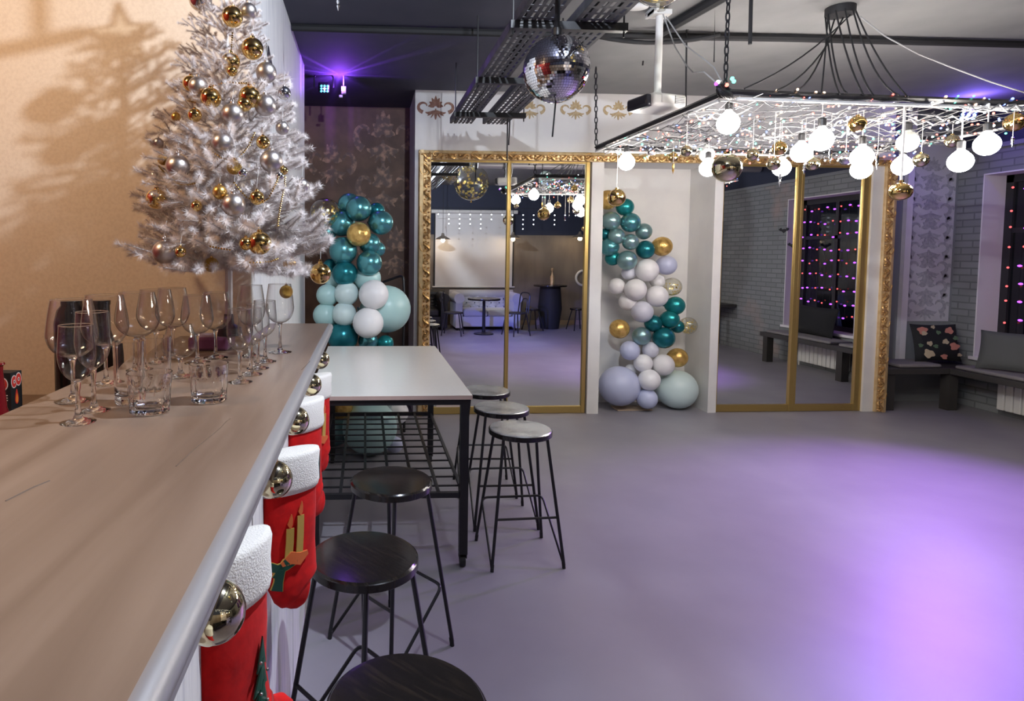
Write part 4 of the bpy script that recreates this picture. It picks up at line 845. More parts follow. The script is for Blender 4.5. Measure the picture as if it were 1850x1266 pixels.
B = [(1098, 361, 18, 'gold_b', 6.24, 'gold balloon at the very top, cut by the white post'), (1129, 374, 16, 'teal_b', 6.2, 'bright teal balloon right below the hanging gold ball'), (1104, 399, 17, 'teal_c', 6.18, 'silvery teal balloon at the post, second row'),
(1139, 402, 18, 'teal_a', 6.14, 'chrome teal balloon in the middle of the second row'), (1163, 418, 15, 'teal_c', 6.18, 'silvery teal balloon at the right edge of the upper cluster'), (1114, 427, 15, 'teal_c', 6.15, 'small silvery teal balloon in the third row, left'),
(1139, 437, 15, 'teal_c', 6.12, 'small silvery teal balloon in the third row, middle'), (1101, 446, 17, 'teal_a', 6.2, 'chrome teal balloon at the post, fourth row'), (1166, 451, 17, 'teal_d', 6.16, 'deep teal balloon left of the upper gold one'),
(1133, 470, 18, 'teal_c', 6.13, 'silvery teal balloon at the bottom of the upper cluster'), (1107, 466, 14, 'teal_b', 6.25, 'teal balloon behind the bottom of the upper cluster'), (1093, 423, 11, 'teal_d', 6.26, 'deep teal balloon mostly hidden at the post'),
(1196, 445, 18, 'gold_b', 6.2, 'gold balloon at the upper right, above the lilac one'), (1204, 479, 18, 'lilac', 6.2, 'lilac balloon right of the top white one'), (1169, 488, 21, 'white_b', 6.12, 'white balloon, topmost of the white group'),
(1136, 493, 13, 'lilac_w', 6.22, 'pale lilac balloon left of the topmost white one'), (1188, 508, 13, 'white_b', 6.22, 'small white balloon under the lilac one'), (1114, 517, 15, 'white_b', 6.22, 'white balloon at the left edge of the white group'),
(1148, 523, 20, 'white_b', 6.12, 'white balloon in the middle of the white group'), (1187, 535, 20, 'white_b', 6.12, 'white balloon at the lower right of the white group'), (1214, 518, 17, 'clear_b', 6.22, 'clear balloon with gold flakes right of the white group'),
(1134, 545, 16, 'white_b', 6.2, 'white balloon at the lower left of the white group'), (1220, 552, 17, 'teal_b', 6.16, 'bright teal balloon, topmost of the lower teal group'), (1160, 563, 20, 'lilac_w', 6.12, 'pale lilac balloon above the lower teal group'),
(1210, 577, 17, 'teal_b', 6.14, 'bright teal balloon in the middle of the lower teal group'), (1180, 584, 16, 'teal_d', 6.16, 'deep teal balloon at the left of the lower teal group'), (1224, 590, 12, 'teal_d', 6.24, 'deep teal balloon half hidden before the right clear one'),
(1243, 588, 16, 'clear_b', 6.24, 'clear balloon with gold flakes at the far right'), (1119, 594, 18, 'gold_b', 6.16, 'gold balloon at the left, mid height'), (1159, 607, 17, 'teal_c', 6.13, 'silvery teal balloon above the small lilac pair'),
(1199, 610, 20, 'teal_d', 6.12, 'large deep teal balloon at the bottom of the lower teal group'), (1138, 633, 18, 'lilac', 6.15, 'lilac balloon at the left of the small lilac pair'), (1175, 632, 15, 'lilac_w', 6.15, 'pale lilac balloon at the right of the small lilac pair'),
(1224, 646, 18, 'gold_b', 6.22, 'gold balloon at the lower right above the big aqua one'), (1162, 656, 17, 'white_b', 6.12, 'white balloon at the left above the big ones'), (1198, 659, 20, 'white_b', 6.12, 'white balloon at the right above the big ones'),
(1119, 697, 37, 'lilac', 6.18, 'big lilac balloon on the floor at the post'), (1173, 686, 20, 'white_b', 6.06, 'white balloon between the two big ones'), (1169, 720, 19, 'lilac', 6.08, 'lilac balloon on the floor between the two big ones'),
(1223, 703, 36, 'aqua_w', 6.2, 'big frosty aqua balloon on the floor at the right'), (1140, 668, 11, 'white_b', 6.25, 'small white balloon behind the big lilac one')]
for (x, y, r, m, Y, lab) in B: balloon(x, y, r, m, lab+' in the niche', Y, W(1165, y, 6.32), GB)
q = Z(1148, 741, 0.0); one('cardboard_sheet', 'flat piece of cardboard on the floor under the niche balloons', 'cardboard', MB().b2((q.x-0.2, q.y-0.02, 0.001), (q.x+0.17, q.y+0.16, 0.012)), 'cardboard', smooth=False)
# metal chair behind the column
c0 = W(712, 560, 5.75); ch = thing('metal_chair', 'black metal chair with a curved back tube behind the tall balloon column', 'chair', (c0.x, 5.75, 0))
zq = W(725, 500, 5.75).z; xq0, xq1 = W(672, 520, 5.75).x, W(728, 520, 5.75).x
obj('back_tube', MB().tube(arc_round([(xq0, 5.85, 0.02), (xq0, 5.8, zq-0.09), (xq1, 5.7, zq+0.02), (xq1+0.01, 5.66, zq-0.22), (xq1-0.02, 5.6, 0.02)], 0.05), 0.012, 8), 'black_metal', ch)
obj('seat', MB().b2((xq0-0.02, 5.4, 0.60), (xq1+0.02, 5.8, 0.64)), 'black_matte', ch, bevel=0.01)
for fx in (xq0, xq1):
    obj('leg', MB().tube([(fx, 5.44, 0.002), (fx, 5.46, 0.6)], 0.012, 8), 'black_metal', ch)
# ================================================================== CANOPY OF LIGHTS
ZN = 2.53
n0 = Z(1310, 166, ZN); f0 = Z(1077, 266, ZN); n1 = n0+(Z(1850, 186, ZN)-n0)*1.25; f1 = f0+(n1-n0)*1.0; f1.y = f0.y+0.08
can = thing('light_canopy', 'black hanging frame strung with silvery net, cables and coloured fairy lights', 'light fixture', ((n0.x+n1.x)/2, (n0.y+f0.y)/2, ZN))
for a, b in ((n0, f0), (n0, n1), (f0, f1), (n1, f1)):
    obj('frame_bar', MB().tube([a, b], 0.017, 4), 'black_metal', can, smooth=False)
    dn = Vector((0, 0, -0.035)); obj('light_strip', MB().tube([a.lerp(b, 0.03)+dn, b+dn], 0.010, 6), 'strip', can)
pc = lambda u, v: n0.lerp(n1, u).lerp(f0.lerp(f1, u), v)
rnd = random.Random(4); net = MB(); NU, NV = 22, 16
nd = [[pc(i/NU, j/NV)+Vector((rnd.uniform(-.025, .025), rnd.uniform(-.025, .025), -0.02-0.07*math.sin(pi*min(max(j/NV, 0), 1))*rnd.random())) for i in range(NU+1)] for j in range(NV+1)]
for j in range(NV+1):
    net.tube(nd[j], 0.0032, 4)
for i in range(NU+1): net.tube([nd[j][i] for j in range(NV+1)], 0.0026, 4)
stuff(obj('net', net, 'net', can))
cb = MB()
for k in range(30):                                                 # loops of pale cable lying in the net
    u, v = rnd.random(), rnd.random(); p = pc(u, v); pts = []; a0 = rnd.uniform(0, 6.28)
    for i in range(12):
        p = p+Vector((math.cos(a0), math.sin(a0), 0))*0.05; a0 += rnd.uniform(-.7, .7); q = Vector((min(max(p.x, n0.x-.02), n1.x), min(max(p.y, n0.y+0.02), f0.y-.02), ZN-0.03-0.05*rnd.random())); pts.append(q)
    cb.tube(pts, rnd.choice((0.004, 0.005, 0.007)), 5)
stuff(obj('loose_cable', cb, 'gray_cable', can))
tin = MB()
for k in range(420):
    p = pc(rnd.random(), rnd.random())+Vector((0, 0, rnd.uniform(-.07, 0.01))); d = Vector((rnd.gauss(0, 1), rnd.gauss(0, 1), rnd.gauss(0, .5))).normalized()*rnd.uniform(.012, .03); u = d.orthogonal().normalized()*0.003
    tin.add([p-d, p+u, p+d, p-u], [(0, 1, 2, 3)])
stuff(obj('tinsel', tin, 'chrome', can, smooth=False, fix=False))
for kind, n in (('red', 170), ('blue', 90), ('green', 70), ('warm', 120), ('cold', 70)):
    mb = MB()
    for k in range(n):
        v = rnd.random()**0.7 if kind in ('blue', 'green', 'cold') else rnd.random()
        if k % 5 == 0: p = pc(rnd.random(), rnd.choice((0.0, 1.0)))+Vector((0, 0, rnd.uniform(-.05, .03)))
        else: p = pc(rnd.random(), v)+Vector((0, 0, rnd.uniform(-.11, .01)))
        mb.sphere(p, rnd.uniform(0.0055, 0.0085), 6, 4)
    stuff(obj('fairy_light', mb, 'led_'+kind, can))
# bunch of cable and lights at the near left corner
kb = MB()
for k in range(9): kb.tube([n0+Vector((0.05*math.cos(a+k), 0.03*math.sin(a*1.3+k), 0.035*math.sin(a+k*0.7))) for a in [2*pi*i/12 for i in range(12)]], 0.006, 5, closed=True)
stuff(obj('cable_bundle', kb, 'black_matte', can))
for dx, dz, kd in ((0.02, 0.065, 'green'), (0.03, 0.05, 'green'), (-0.01, 0.03, 'red'), (-0.06, 0.045, 'cold'), (-0.07, 0.035, 'purple')): obj('corner_light', MB().sphere(n0+Vector((dx, -0.03, dz)), 0.011, 8, 5), 'led_'+kd, can)
def chain(a, b, lab):
    a, b = Vector(a), Vector(b); d = b-a; n = int(d.length/0.046); t = thing('chain', lab, 'chain', tuple(a), 'chains holding the light canopy'); d.normalize()
    me = None
    for k in range(n):
        c = a+d*(0.046*(k+0.5)); pts = [Vector((0.0125*math.cos(q), 0, 0.029*math.sin(q))) for q in [2*pi*i/12 for i in range(12)]]
        if me is None:
            o = obj('link', MB().tube(pts, 0.0044, 6, closed=True, up=(0, 1, 0)), 'black_metal', None, (0, 0, 0)); me = o.data
        else: o = bpy.data.objects.new('link', me); COL.objects.link(o)
        o.parent = t; o.location = c-a; o.rotation_euler = (0, 0, pi/2 if k % 2 else 0.25)
chain(n0+Vector((0, 0, 0.02)), (n0.x, n0.y, ZC), 'black chain holding the near left corner of the light canopy')
chain(f0+Vector((0, 0, 0.02)), (f0.x-0.02, f0.y, ZC), 'black chain holding the far left corner of the light canopy, before the white wall')
# bulbs: photo x, y, radius, lit
BUL = [(1315.6, 223, 19.5, 1, 'big lit globe bulb hanging under the near left corner'), (1131.6, 293, 14.5, 1, 'lit globe bulb farthest left, in front of the niche post'), (1277, 279, 14, 0, 'unlit opal bulb right above a lit one, left part'), (1279, 304, 14.8, 1, 'lit globe bulb left of the big gold ball'),
(1447, 276, 17.5, 1, 'lit globe bulb over the middle stile of the right mirror'), (1412, 303, 15.5, 1, 'lit globe bulb hanging low before the right mirror, with drops around it'), (1484, 253, 20, 1, 'lit globe bulb in the middle of the canopy, highest of the central ones'),
(1557, 284, 19, 1, 'lit globe bulb, upper of the vertical pair'), (1556, 306, 17.5, 1, 'lit globe bulb, lower of the vertical pair'), (1640, 257, 18, 0, 'unlit opal bulb above the gilt right post'), (1630, 300, 17, 1, 'lit globe bulb above the squat gold ball'),
(1735, 292, 19.5, 1, 'lit globe bulb on a long pale cord before the brick wall'), (1783, 261, 21, 1, 'rightmost lit globe bulb, nearest to the window')]
for (x, y, r, on, lab) in BUL:
    Y_ = min(max(0.0625*FPX/r, 3.42), 5.0); c = W(x, y, Y_); R_ = 0.0625
    t = thing('globe_bulb', lab, 'bulb', tuple(c), 'globe bulbs under the light canopy')
    prof = [(0, -R_)]+[(R_*math.cos(a), R_*math.sin(a)) for a in [-pi/2+pi*i/16 for i in range(1, 13)]]+[(R_*0.5, R_*0.93), (R_*0.30, R_*1.12), (R_*0.24, R_*1.3)]
    obj('globe', MB().lathe(prof, 24, tuple(c)), 'bulb_on' if on else 'bulb_off', t, ang=180)
    obj('socket', MB().lathe([(0.012, R_*1.22), (0.021, R_*1.25), (0.021, R_*1.9), (0.012, R_*2.05), (0, R_*2.05)], 14, tuple(c)), 'socket', t)
    obj('cord', MB().tube([c+Vector((0, 0, R_*2)), (c.x, c.y, max(ZN-0.02, c.z+R_*2.1))], 0.004, 6), 'white_cable', t)
HB = [(1114, 357, 16, 'gold', 0.073, 'shiny gold ball hanging on a thread before the top niche balloons'), (1313, 303, 26, 'chrome_gold', 0.08, 'largest gold ball under the canopy, before the post right of the niche'), (1627, 346, 19, 'gold', 0.06, 'squat gold ball on a pale cord before the gilt right post'),
(1240, 273, 10, 'chrome_gold', 0.035, 'small mirrored ball under the canopy above the niche, left'), (1216, 284, 9, 'gold', 0.040, 'dark gold drop hanging over the niche middle'), (1360, 279, 11, 'chrome_gold', 0.038, 'small mirrored ball between the big gold ball and the low bulb'),
(1398, 296, 12, 'chrome_gold', 0.04, 'mirrored ball just left of the low bulb'), (1408, 268, 13, 'gold', 0.045, 'gold ball hidden in the net left of the stile bulb'), (1468, 296, 12, 'chrome_gold', 0.042, 'mirrored ball under the central bulb'), (1528, 286, 12, 'chrome', 0.042, 'mirrored ball just left of the vertical bulb pair'),
(1549, 224, 15, 'gold', 0.048, 'gold ball lying in the net above the vertical bulb pair'), (1664, 289, 13, 'chrome_gold', 0.045, 'mirrored ball hanging right of the gilt post'), (1833, 221, 17, 'gold', 0.055, 'gold ball at the right edge of the picture under the canopy'), (1720, 255, 12, 'chrome_gold', 0.042, 'mirrored ball left of the rightmost bulb')]
for (x, y, r, m, R_, lab) in HB:
    Y_ = min(max(R_*FPX/r, 3.4), 5.02); R_ = r*Y_/FPX; c = W(x, y, Y_); t = thing('hanging_ball', lab, 'ornament', tuple(c), 'balls hanging from the light canopy')
    obj('ball', MB().sphere(c, R_, 28, 18, (1, 1, 0.86 if 'squat' in lab else 1)), m, t, ang=180)
    obj('cap', MB().lathe([(R_*.22, R_*.9), (R_*.22, R_*1.12), (0, R_*1.12)], 10, tuple(c)), 'gold', t)
    obj('cord', MB().tube([c+Vector((0, 0, R_*1.1)), (c.x, c.y, max(ZN-0.03, c.z+R_*1.2)), (c.x+0.11, c.y-0.02, max(ZN-0.03, c.z+R_*1.2)), (c.x+0.11, c.y-0.13, max(ZN-0.03, c.z+R_*1.2))], 0.0022 if 'squat' not in lab else 0.008, 5), 'white_cable', t)
ICE = [(1409, 326, 3.9, 0.09, 'silvery icicle drop below the low bulb'), (1453, 306, 3.8, 0.07, 'silvery icicle drop beside the right mirror stile'), (1500, 282, 3.7, 0.10, 'silvery icicle drop right of the stile bulb'), (1585, 292, 3.8, 0.10, 'silvery icicle drop right of the vertical bulb pair'), (1216, 305, 4.4, 0.08, 'dark gold icicle drop over the niche'), (1172, 272, 4.4, 0.07, 'small silvery icicle drop at the left canopy end'), (1829, 256, 3.5, 0.06, 'silvery icicle drop at the right picture edge'), (611, 8, 3.3, 0.07, 'white icicle light hanging from the dark ceiling at the top edge')]
for (x, y, Y_, ln, lab) in ICE:
    c = W(x, y, Y_); up = ZC if y < 50 else ZN-0.03
    t = thing('icicle_drop', lab, 'ornament', tuple(c), 'icicle drops'); prof = [(0, -ln*.5), (0.004, -ln*.3), (0.009, -ln*.1), (0.005, 0), (0.010, ln*.2), (0.006, ln*.38), (0.008, ln*.45), (0, ln*.5)]
    obj('drop', MB().lathe(prof, 8, tuple(c)), 'gold_matte' if 'gold' in lab else 'chrome', t); obj('cord', MB().tube([c+Vector((0, 0, ln*.5)), (c.x, c.y, max(up, c.z+ln*.6))]+([] if y < 50 else [(c.x+0.11, c.y-0.02, max(up, c.z+ln*.6)), (c.x+0.11, c.y-0.13, max(up, c.z+ln*.6))]), 0.0018, 4), 'white_cable', t)
# ================================================================== CEILING GEAR
hub = Z(1518, 22, ZC-0.03); HR = 0.085; rs = thing('ceiling_rose', 'black round ceiling rose with many black wires spreading to the canopy', 'ceiling rose', (hub.x, hub.y, ZC))
obj('rose', MB().lathe([(HR*0.95, ZC-0.05), (HR, ZC-0.042), (HR, ZC), (0, ZC)], 24, (hub.x, hub.y, 0)), 'black_matte', rs)
for k, (x, y, v) in enumerate(((1345, 160, 0.02), (1404, 163, 0.1), (1432, 166, 0.3), (1484, 168, 0.5), (1517, 170, 0.4), (1530, 168, 0.0), (1560, 172, 0.1), (1578, 172, 0.02), (1625, 172, 0.15), (1640, 175, 0.3))):
    e = Z(x, y, ZN+0.005); a = hub+Vector((HR*0.93*math.cos(k*0.62), HR*0.93*math.sin(k*0.62), -0.005)); obj('wire', MB().tube(sag(a, e, 0.05+0.03*(k % 3), 8), 0.0048, 6), 'black_matte', rs)
for (pts, r, m, lab) in (([(-0.52, 4.40), (1.2, 4.36), (3.0, 4.33), (6.6, 4.30)], 0.026, 'black_matte', 'long black conduit crossing the whole ceiling from left to right'),):
    one('conduit', lab, 'pipe', MB().tube([(x, y, ZC-0.03-0.012*math.sin(x*2.1)) for x, y in pts], r, 8), m)
a, b = Z(1195, 58, ZC-0.03), Z(1345, -28, ZC-0.03); one('cable_duct', 'thick black cable bundle running diagonally over the projector pole', 'pipe', MB().tube([a, a.lerp(b, 0.5), b], 0.035, 8), 'black_matte')
a, b = Z(1080, 66, ZC-0.04), Z(1300, 62, ZC-0.04); one('sagging_cable', 'black cable sagging under the long conduit beside the trays', 'cable', MB().tube(sag(a, b, 0.05, 10), 0.016, 8), 'black_matte')
for (pts, lab) in (([(1198, 26), (1220, 86), (1240, 118), (1252, 131), (1272, 130), (1297, 152)], 'white cable drooping from the projector pole to the canopy corner'), ([(1203, 30), (1238, 82), (1268, 104), (1290, 122), (1303, 146)], 'second white cable from the projector pole, above the drooping one'), ([(1554, 30), (1600, 66), (1660, 98), (1720, 122), (1790, 148), (1860, 170)], 'long pale cable from the ceiling rose to the right edge of the picture')):
    n = len(pts); one('hanging_cable', lab, 'cable', MB().tube([W(x, y, 3.9-0.45*i/(n-1)) for i, (x, y) in enumerate(pts)], 0.0042, 6), 'gray_cable')
for (x, y0, y1, Y, r, lab) in ((1241, 40, 200, 4.3, 0.006, 'thin black rope hanging from the ceiling left of the canopy corner'), (1357, -5, 80, 3.6, 0.012, 'black strap hanging from the ceiling right of the canopy chain'), (1163, 70, 118, 5.0, 0.007, 'short black wire on the ceiling left of the projector pole'), (1292, 10, 112, 3.9, 0.004, 'thin black wire just left of the canopy chain')):
    a = W(x, y0, Y); a.z = min(a.z, ZC); b = W(x-2, y1, Y); one('hanging_wire', lab, 'wire', MB().tube([(b.x, b.y, ZC if y0 < 60 else a.z), a, b] if y0 < 60 else [a, b], r, 6), 'black_matte')
# perforated cable trays
ty0, ty1 = 0.9, 5.6; ztr = W(832, 223, ty1).z
def tray(xa, xb, lab):
    t = thing('cable_tray', lab, 'cable tray', ((xa+xb)/2, ty1, ztr), 'perforated cable trays under the ceiling')
    mb = MB(); rows = 5; wv = (xb-xa); L_ = ty1-ty0; n = int(L_/0.075)
    us = [xa+wv*q for q in (0, .10, .17, .30, .37, .46, .54, .63, .70, .83, .90, 1)]
    for i in range(n):                                              # slots are real gaps
        y0 = ty0+L_*i/n; ya, yb = y0+L_/n*0.28, y0+L_/n
        mb.add([(xa, y0, ztr), (xb, y0, ztr), (xb, ya, ztr), (xa, ya, ztr)], [(0, 1, 2, 3)])
        for j in range(0, len(us)-1, 2): mb.add([(us[j], ya, ztr), (us[j+1], ya, ztr), (us[j+1], yb, ztr), (us[j], yb, ztr)], [(0, 1, 2, 3)])
    o = obj('perforated_base', mb, 'tray', t, smooth=False, fix=False)
    sm = o.modifiers.new('thick', 'SOLIDIFY'); sm.thickness = 0.0015
    for x in (xa, xb): obj('side_flange', MB().b2((x-0.0015, ty0, ztr), (x+0.0015, ty1, ztr+0.05)), 'tray', t, smooth=False)
    cb_ = MB()
    for k in range(3): cb_.tube([(xa+wv*(0.25+0.25*k)+0.01*math.sin(i*1.7+k), ty0+L_*i/14, ztr+0.014) for i in range(15)], 0.008, 6)
    obj('laid_cable', cb_, 'black_matte', t)
tx = [W(x, 223, ty1).x for x in (813, 852, 872, 915)]
tray(tx[0], tx[1], 'left perforated cable tray, running away toward the mirrored wall'); tray(tx[2], tx[3], 'right perforated cable tray beside the mirror ball')
for (y, lab) in ((208, 'strut carrying the far ends of both cable trays'), (146, 'middle strut under both cable trays, left of the mirror ball'), (44, 'nearest strut under both cable trays, above the mirror ball')):
    d = Z(900, y, ztr-0.02); t = thing('support_strut', lab, 'strut', (d.x, d.y, ztr-0.04), 'struts of the cable trays')
    obj('channel', MB().b2((tx[0]-0.03, d.y-0.02, ztr-0.042), (tx[3]+0.06, d.y+0.02, ztr-0.002)), 'black_metal', t, smooth=False)
    for x in (tx[0]-0.015, tx[3]+0.045): obj('threaded_rod', MB().tube([(x, d.y, ztr-0.07), (x, d.y, ZC)], 0.005, 6), 'black_metal', t)
for (x, y0, y1, lab) in ((917, 215, 290, 'black cable end dangling from the tray end before the left mirror'), (921, 215, 262, 'shorter black cable end dangling from the tray end')):
    a, b = W(x, y0, 5.3), W(x-2 if y1 < 280 else x-1, y1, 5.3); one('dangling_cable', lab, 'cable', MB().tube([a, b], 0.006, 6), 'black_matte')
# mirror ball
c = W(1005, 125, 2.77); R_ = 0.1485; db = thing('mirror_ball', 'large mirror ball hanging beside the cable trays', 'mirror ball', tuple(c))
obj('core', MB().sphere(c, R_-0.003, 32, 20), 'black_matte', db, ang=180)
mt_ = MB(); tl = 0.0118; nr = int(pi*R_/tl); rnd = random.Random(9)
for i in range(1, nr):
    la = -pi/2+pi*i/nr; n = max(3, int(2*pi*R_*math.cos(la)/tl))
    for j in range(n):
        a = 2*pi*j/n; d = Vector((math.cos(la)*math.cos(a), math.cos(la)*math.sin(a), math.sin(la))); e1 = Vector((-math.sin(a), math.cos(a), 0)); e2 = d.cross(e1)
        d2 = (d+e1*rnd.uniform(-.025, .025)+e2*rnd.uniform(-.025, .025)).normalized(); e1 = (e1-d2*e1.dot(d2)).normalized(); e2 = d2.cross(e1); h = tl*0.465; p = c+d*R_
        mt_.add([p-e1*h-e2*h, p+e1*h-e2*h, p+e1*h+e2*h, p-e1*h+e2*h], [(0, 1, 2, 3)])
stuff(obj('mirror_tile', mt_, 'disco', db, smooth=False, fix=False))
obj('motor', MB().lathe([(0.022, c.z+R_-0.004), (0.024, c.z+R_+0.03), (0.012, c.z+R_+0.045), (0.012, ztr-0.001)], 14, (c.x, c.y, 0)), 'black_metal', db)
obj('tail_wire', MB().tube([c-Vector((0, 0, R_)), W(998, 247, 2.77)], 0.004, 6), 'black_matte', db)
# projector
c = W(1187, 188, 3.95); ju = thing('projector', 'white ceiling projector with dark lens end on a white pole', 'projector', tuple(c)); rz = Matrix.Rotation(math.radians(14), 3, 'Z')
obj('body', MB().box(c, (0.26, 0.24, 0.085), rz), 'plastic_w', ju, bevel=0.018)
obj('lens_end', MB().box(c+rz @ Vector((-0.135, 0.0, -0.004)), (0.055, 0.20, 0.078), rz), 'plastic_d', ju, bevel=0.016)
obj('vent_grille', MB().box(c+rz @ Vector((0.075, -0.1212, 0.004)), (0.075, 0.004, 0.05), rz), 'grille', ju, smooth=False)
for k in range(5): obj('vent_slat', MB().box(c+rz @ Vector((0.075, -0.124, -0.016+0.01*k)), (0.073, 0.003, 0.003), rz), 'plastic_w', ju, smooth=False)
obj('port_panel', MB().box(c+rz @ Vector((-0.03, -0.1212, 0.004)), (0.07, 0.004, 0.05), rz), 'radiator', ju, smooth=False)
obj('ball_joint', MB().lathe([(0.03, c.z+0.042), (0.03, c.z+0.06), (0.022, c.z+0.085)], 16, (c.x, c.y, 0)), 'plastic_w', ju)
obj('pole', MB().lathe([(0.023, c.z+0.075), (0.023, ZC-0.04)], 18, (c.x, c.y, 0)), 'plastic_w', ju)
obj('ceiling_plate', MB().box((c.x, c.y, ZC-0.035), (0.12, 0.09, 0.03)).box((c.x-0.05, c.y, ZC-0.02), (0.02, 0.16, 0.04)), 'plastic_w', ju, smooth=False)
q = Z(1147, 12, ZC-0.02); one('ceiling_sensor', 'small white oval fitting on the ceiling left of the projector pole', 'sensor', MB().sphere(q, 0.06, 16, 8, (1.5, 0.8, 0.35)), 'plastic_w')
fb = balloon(1195, -66, 66, 'clear_b', 'clear gold flake balloon resting at the ceiling above the projector pole', 2.7, W(1195, 200, 2.7), None)
# LED effect lamps
def par(c, lab, aim, cyan):
    k_ = 0.62 if cyan else 1.0
    t = thing('led_spotlight', lab, 'spotlight', tuple(c)); d = (Vector(aim)-c).normalized(); q = Vector((0, -1, 0)).rotation_difference(d).to_matrix()
    obj('housing', MB().box(c, (0.15*k_, 0.10*k_, 0.13*k_), q), 'black_metal', t, bevel=0.01)
    for i in range(3):
        for j in range(3):
            if cyan and (i, j) == (1, 1): k = 'led_cold'
            else: k = 'led_cyan' if cyan else 'led_lens'
            obj('lens', MB().sphere(c+q @ Vector((-0.045+0.045*i, -0.052, -0.038+0.038*j))*k_, 0.0175*k_, 12, 6, (1, 0.5, 1)), k, t)
    obj('bracket', MB().tube(arc_round([c+Vector((-0.085, 0, 0)), (c.x-0.085, c.y, (c.z+0.11)), (c.x+0.085, c.y, (c.z+0.11)), c+Vector((0.085, 0, 0))], 0.03), 0.007, 6).tube([(c.x, c.y, c.z+0.11), (c.x, c.y, ZC)], 0.008, 6), 'black_metal', t)
par(W(585, 158, 5.6), 'small LED effect lamp glowing violet on the dark ceiling by the brown wall', (0.6, 2.0, 0.9), True)
par(W(1748, 205, 5.9), 'LED spotlight with nine blue lenses seen through the right part of the canopy', (3.4, 2.0, 0.8), False)
q = W(621, 163, 5.6); one('ceiling_hook', 'small pale clamp on the ceiling right of the violet effect lamp', 'clamp', MB().box(q, (0.04, 0.04, 0.06)).box(q+Vector((-0.025, 0, -0.055)), (0.03, 0.03, 0.02)).tube([q, (q.x, q.y, ZC)], 0.006, 6), 'plastic_w', smooth=False)
# ================================================================== BENCH CORNER
ZH = 0.45
be = thing('corner_bench', 'dark corner bench running along the back wall and under the windows', 'bench', (6.2, 5.8, 0))
obj('seat_plank', MB().b2((xr+0.02, 6.02, ZH-0.06), (6.54, 6.44, ZH)), 'bench', be, smooth=False, bevel=0.004)
obj('seat_plank', MB().b2((6.14, 3.0, ZH-0.06), (6.54, 6.018, ZH)), 'bench', be, smooth=False, bevel=0.004)
for (x, y) in ((6.2, 6.08), (6.2, 4.6), (6.2, 3.12), (5.52, 6.1)): obj('leg', MB().b2((x-0.05, y-0.05, 0), (x+0.05, y+0.05, ZH-0.06)), 'bench', be, smooth=False)
for (a, b, lab) in (((5.62, 6.05), (6.08, 6.40), 'gray seat pad on the back run of the corner bench'), ((6.17, 4.55), (6.50, 6.0), 'gray seat pad on the window run, nearer the corner'), ((6.17, 3.1), (6.50, 4.4), 'gray seat pad on the window run, nearer the camera')):
    one('seat_pad', lab, 'cushion', MB().b2((a[0], a[1], ZH+0.001), (b[0], b[1], ZH+0.04)), 'bench_pad', bevel=0.015, group='gray pads on the bench')
def cushion(name, lab, c, w_, h_, th_, rx, rz, m):
    c = Vector(c); R_ = Matrix.Rotation(rz, 3, 'Z') @ Matrix.Rotation(rx, 3, 'X'); mb = MB(); n = 14
    for sgn in (1, -1):
        def f(u, v):
            a, b = u*2-1, v*2-1; e = max(0.0, (1-a**4)*(1-b**4)); pin = 1-0.07*(1-abs(a))*abs(b)**3*1.0
            return c+R_ @ Vector((a*w_/2*(1-0.06*(1-b*b)), sgn*th_/2*e**0.5, h_/2+b*h_/2*(1-0.06*(1-a*a))))
        mb.grid(f, n, n)
    t = thing(name, lab, 'cushion', tuple(c)); o = obj('cover', mb, m, t, ang=180); return t, c, R_
pq = W(1703, 656, 6.15)
t, c, R_ = cushion('floral_cushion', 'black floral cushion leaning in the bench corner under the wallpaper strip', (pq.x+0.0, 6.2, ZH+0.042), 0.50, 0.41, 0.11, math.radians(-14), math.radians(-4), 'floral')
rnd = random.Random(8)
for k, (u, v, r, m) in enumerate(((-.16, .33, .062, 'rose1'), (-.15, .30, .035, 'rose2'), (.12, .33, .052, 'rose1'), (.12, .33, .028, 'rose2'), (-.13, .08, .066, 'rose2'), (-.13, .07, .035, 'rose1'), (.03, .05, .04, 'rose1'), (.15, .16, .058, 'rose1'), (.06, .21, .04, 'rose2'), (-.11, .19, .036, 'rose2'), (.0, .31, .03, 'leafp'), (.18, .25, .034, 'leafp'), (-.05, .16, .03, 'leafp'), (-.2, .17, .03, 'leafp'), (.2, .07, .028, 'rose2'), (-.04, .37, .026, 'rose2'))):
    e = max(0.05, (1-(u/.25)**4)*(1-((v-.205)/.205)**4))**0.5
    pts = [(u+r*(0.85+0.10*math.sin(5*a+k)+0.12*math.sin(3*a+2*k))*math.cos(a), v+r*0.8*(0.85+0.10*math.sin(5*a+k)+0.12*math.sin(3*a+2*k))*math.sin(a)) for a in [2*pi*i/20 for i in range(20)]]
    obj('printed_flower' if m != 'leafp' else 'printed_leaf', MB().prism(pts, 0.001, lambda a, b, h: c+R_ @ Vector((a, -0.055*e-0.004-h-0.0006*(k % 3), b))), m, t, smooth=False)
pq = W(1800, 655, 5.75); cushion('gray_cushion', 'dark gray cushion leaning at the window jamb on the bench', (6.34, 5.62, ZH+0.042), 0.50, 0.40, 0.13, math.radians(-16), math.radians(-62), 'gray_cushion')
cushion('black_cushion', 'big black cushion on the bench before the nearer window, seen in the mirror', (6.42, 3.75, ZH+0.042), 0.80, 0.42, 0.15, math.radians(-12), math.radians(-88), 'black_cushion')
cushion('black_cushion', 'black cushion on the bench right of the gray one at the picture edge', (6.42, 5.05, ZH+0.042), 0.6, 0.42, 0.13, math.radians(-12), math.radians(-88), 'black_cushion')
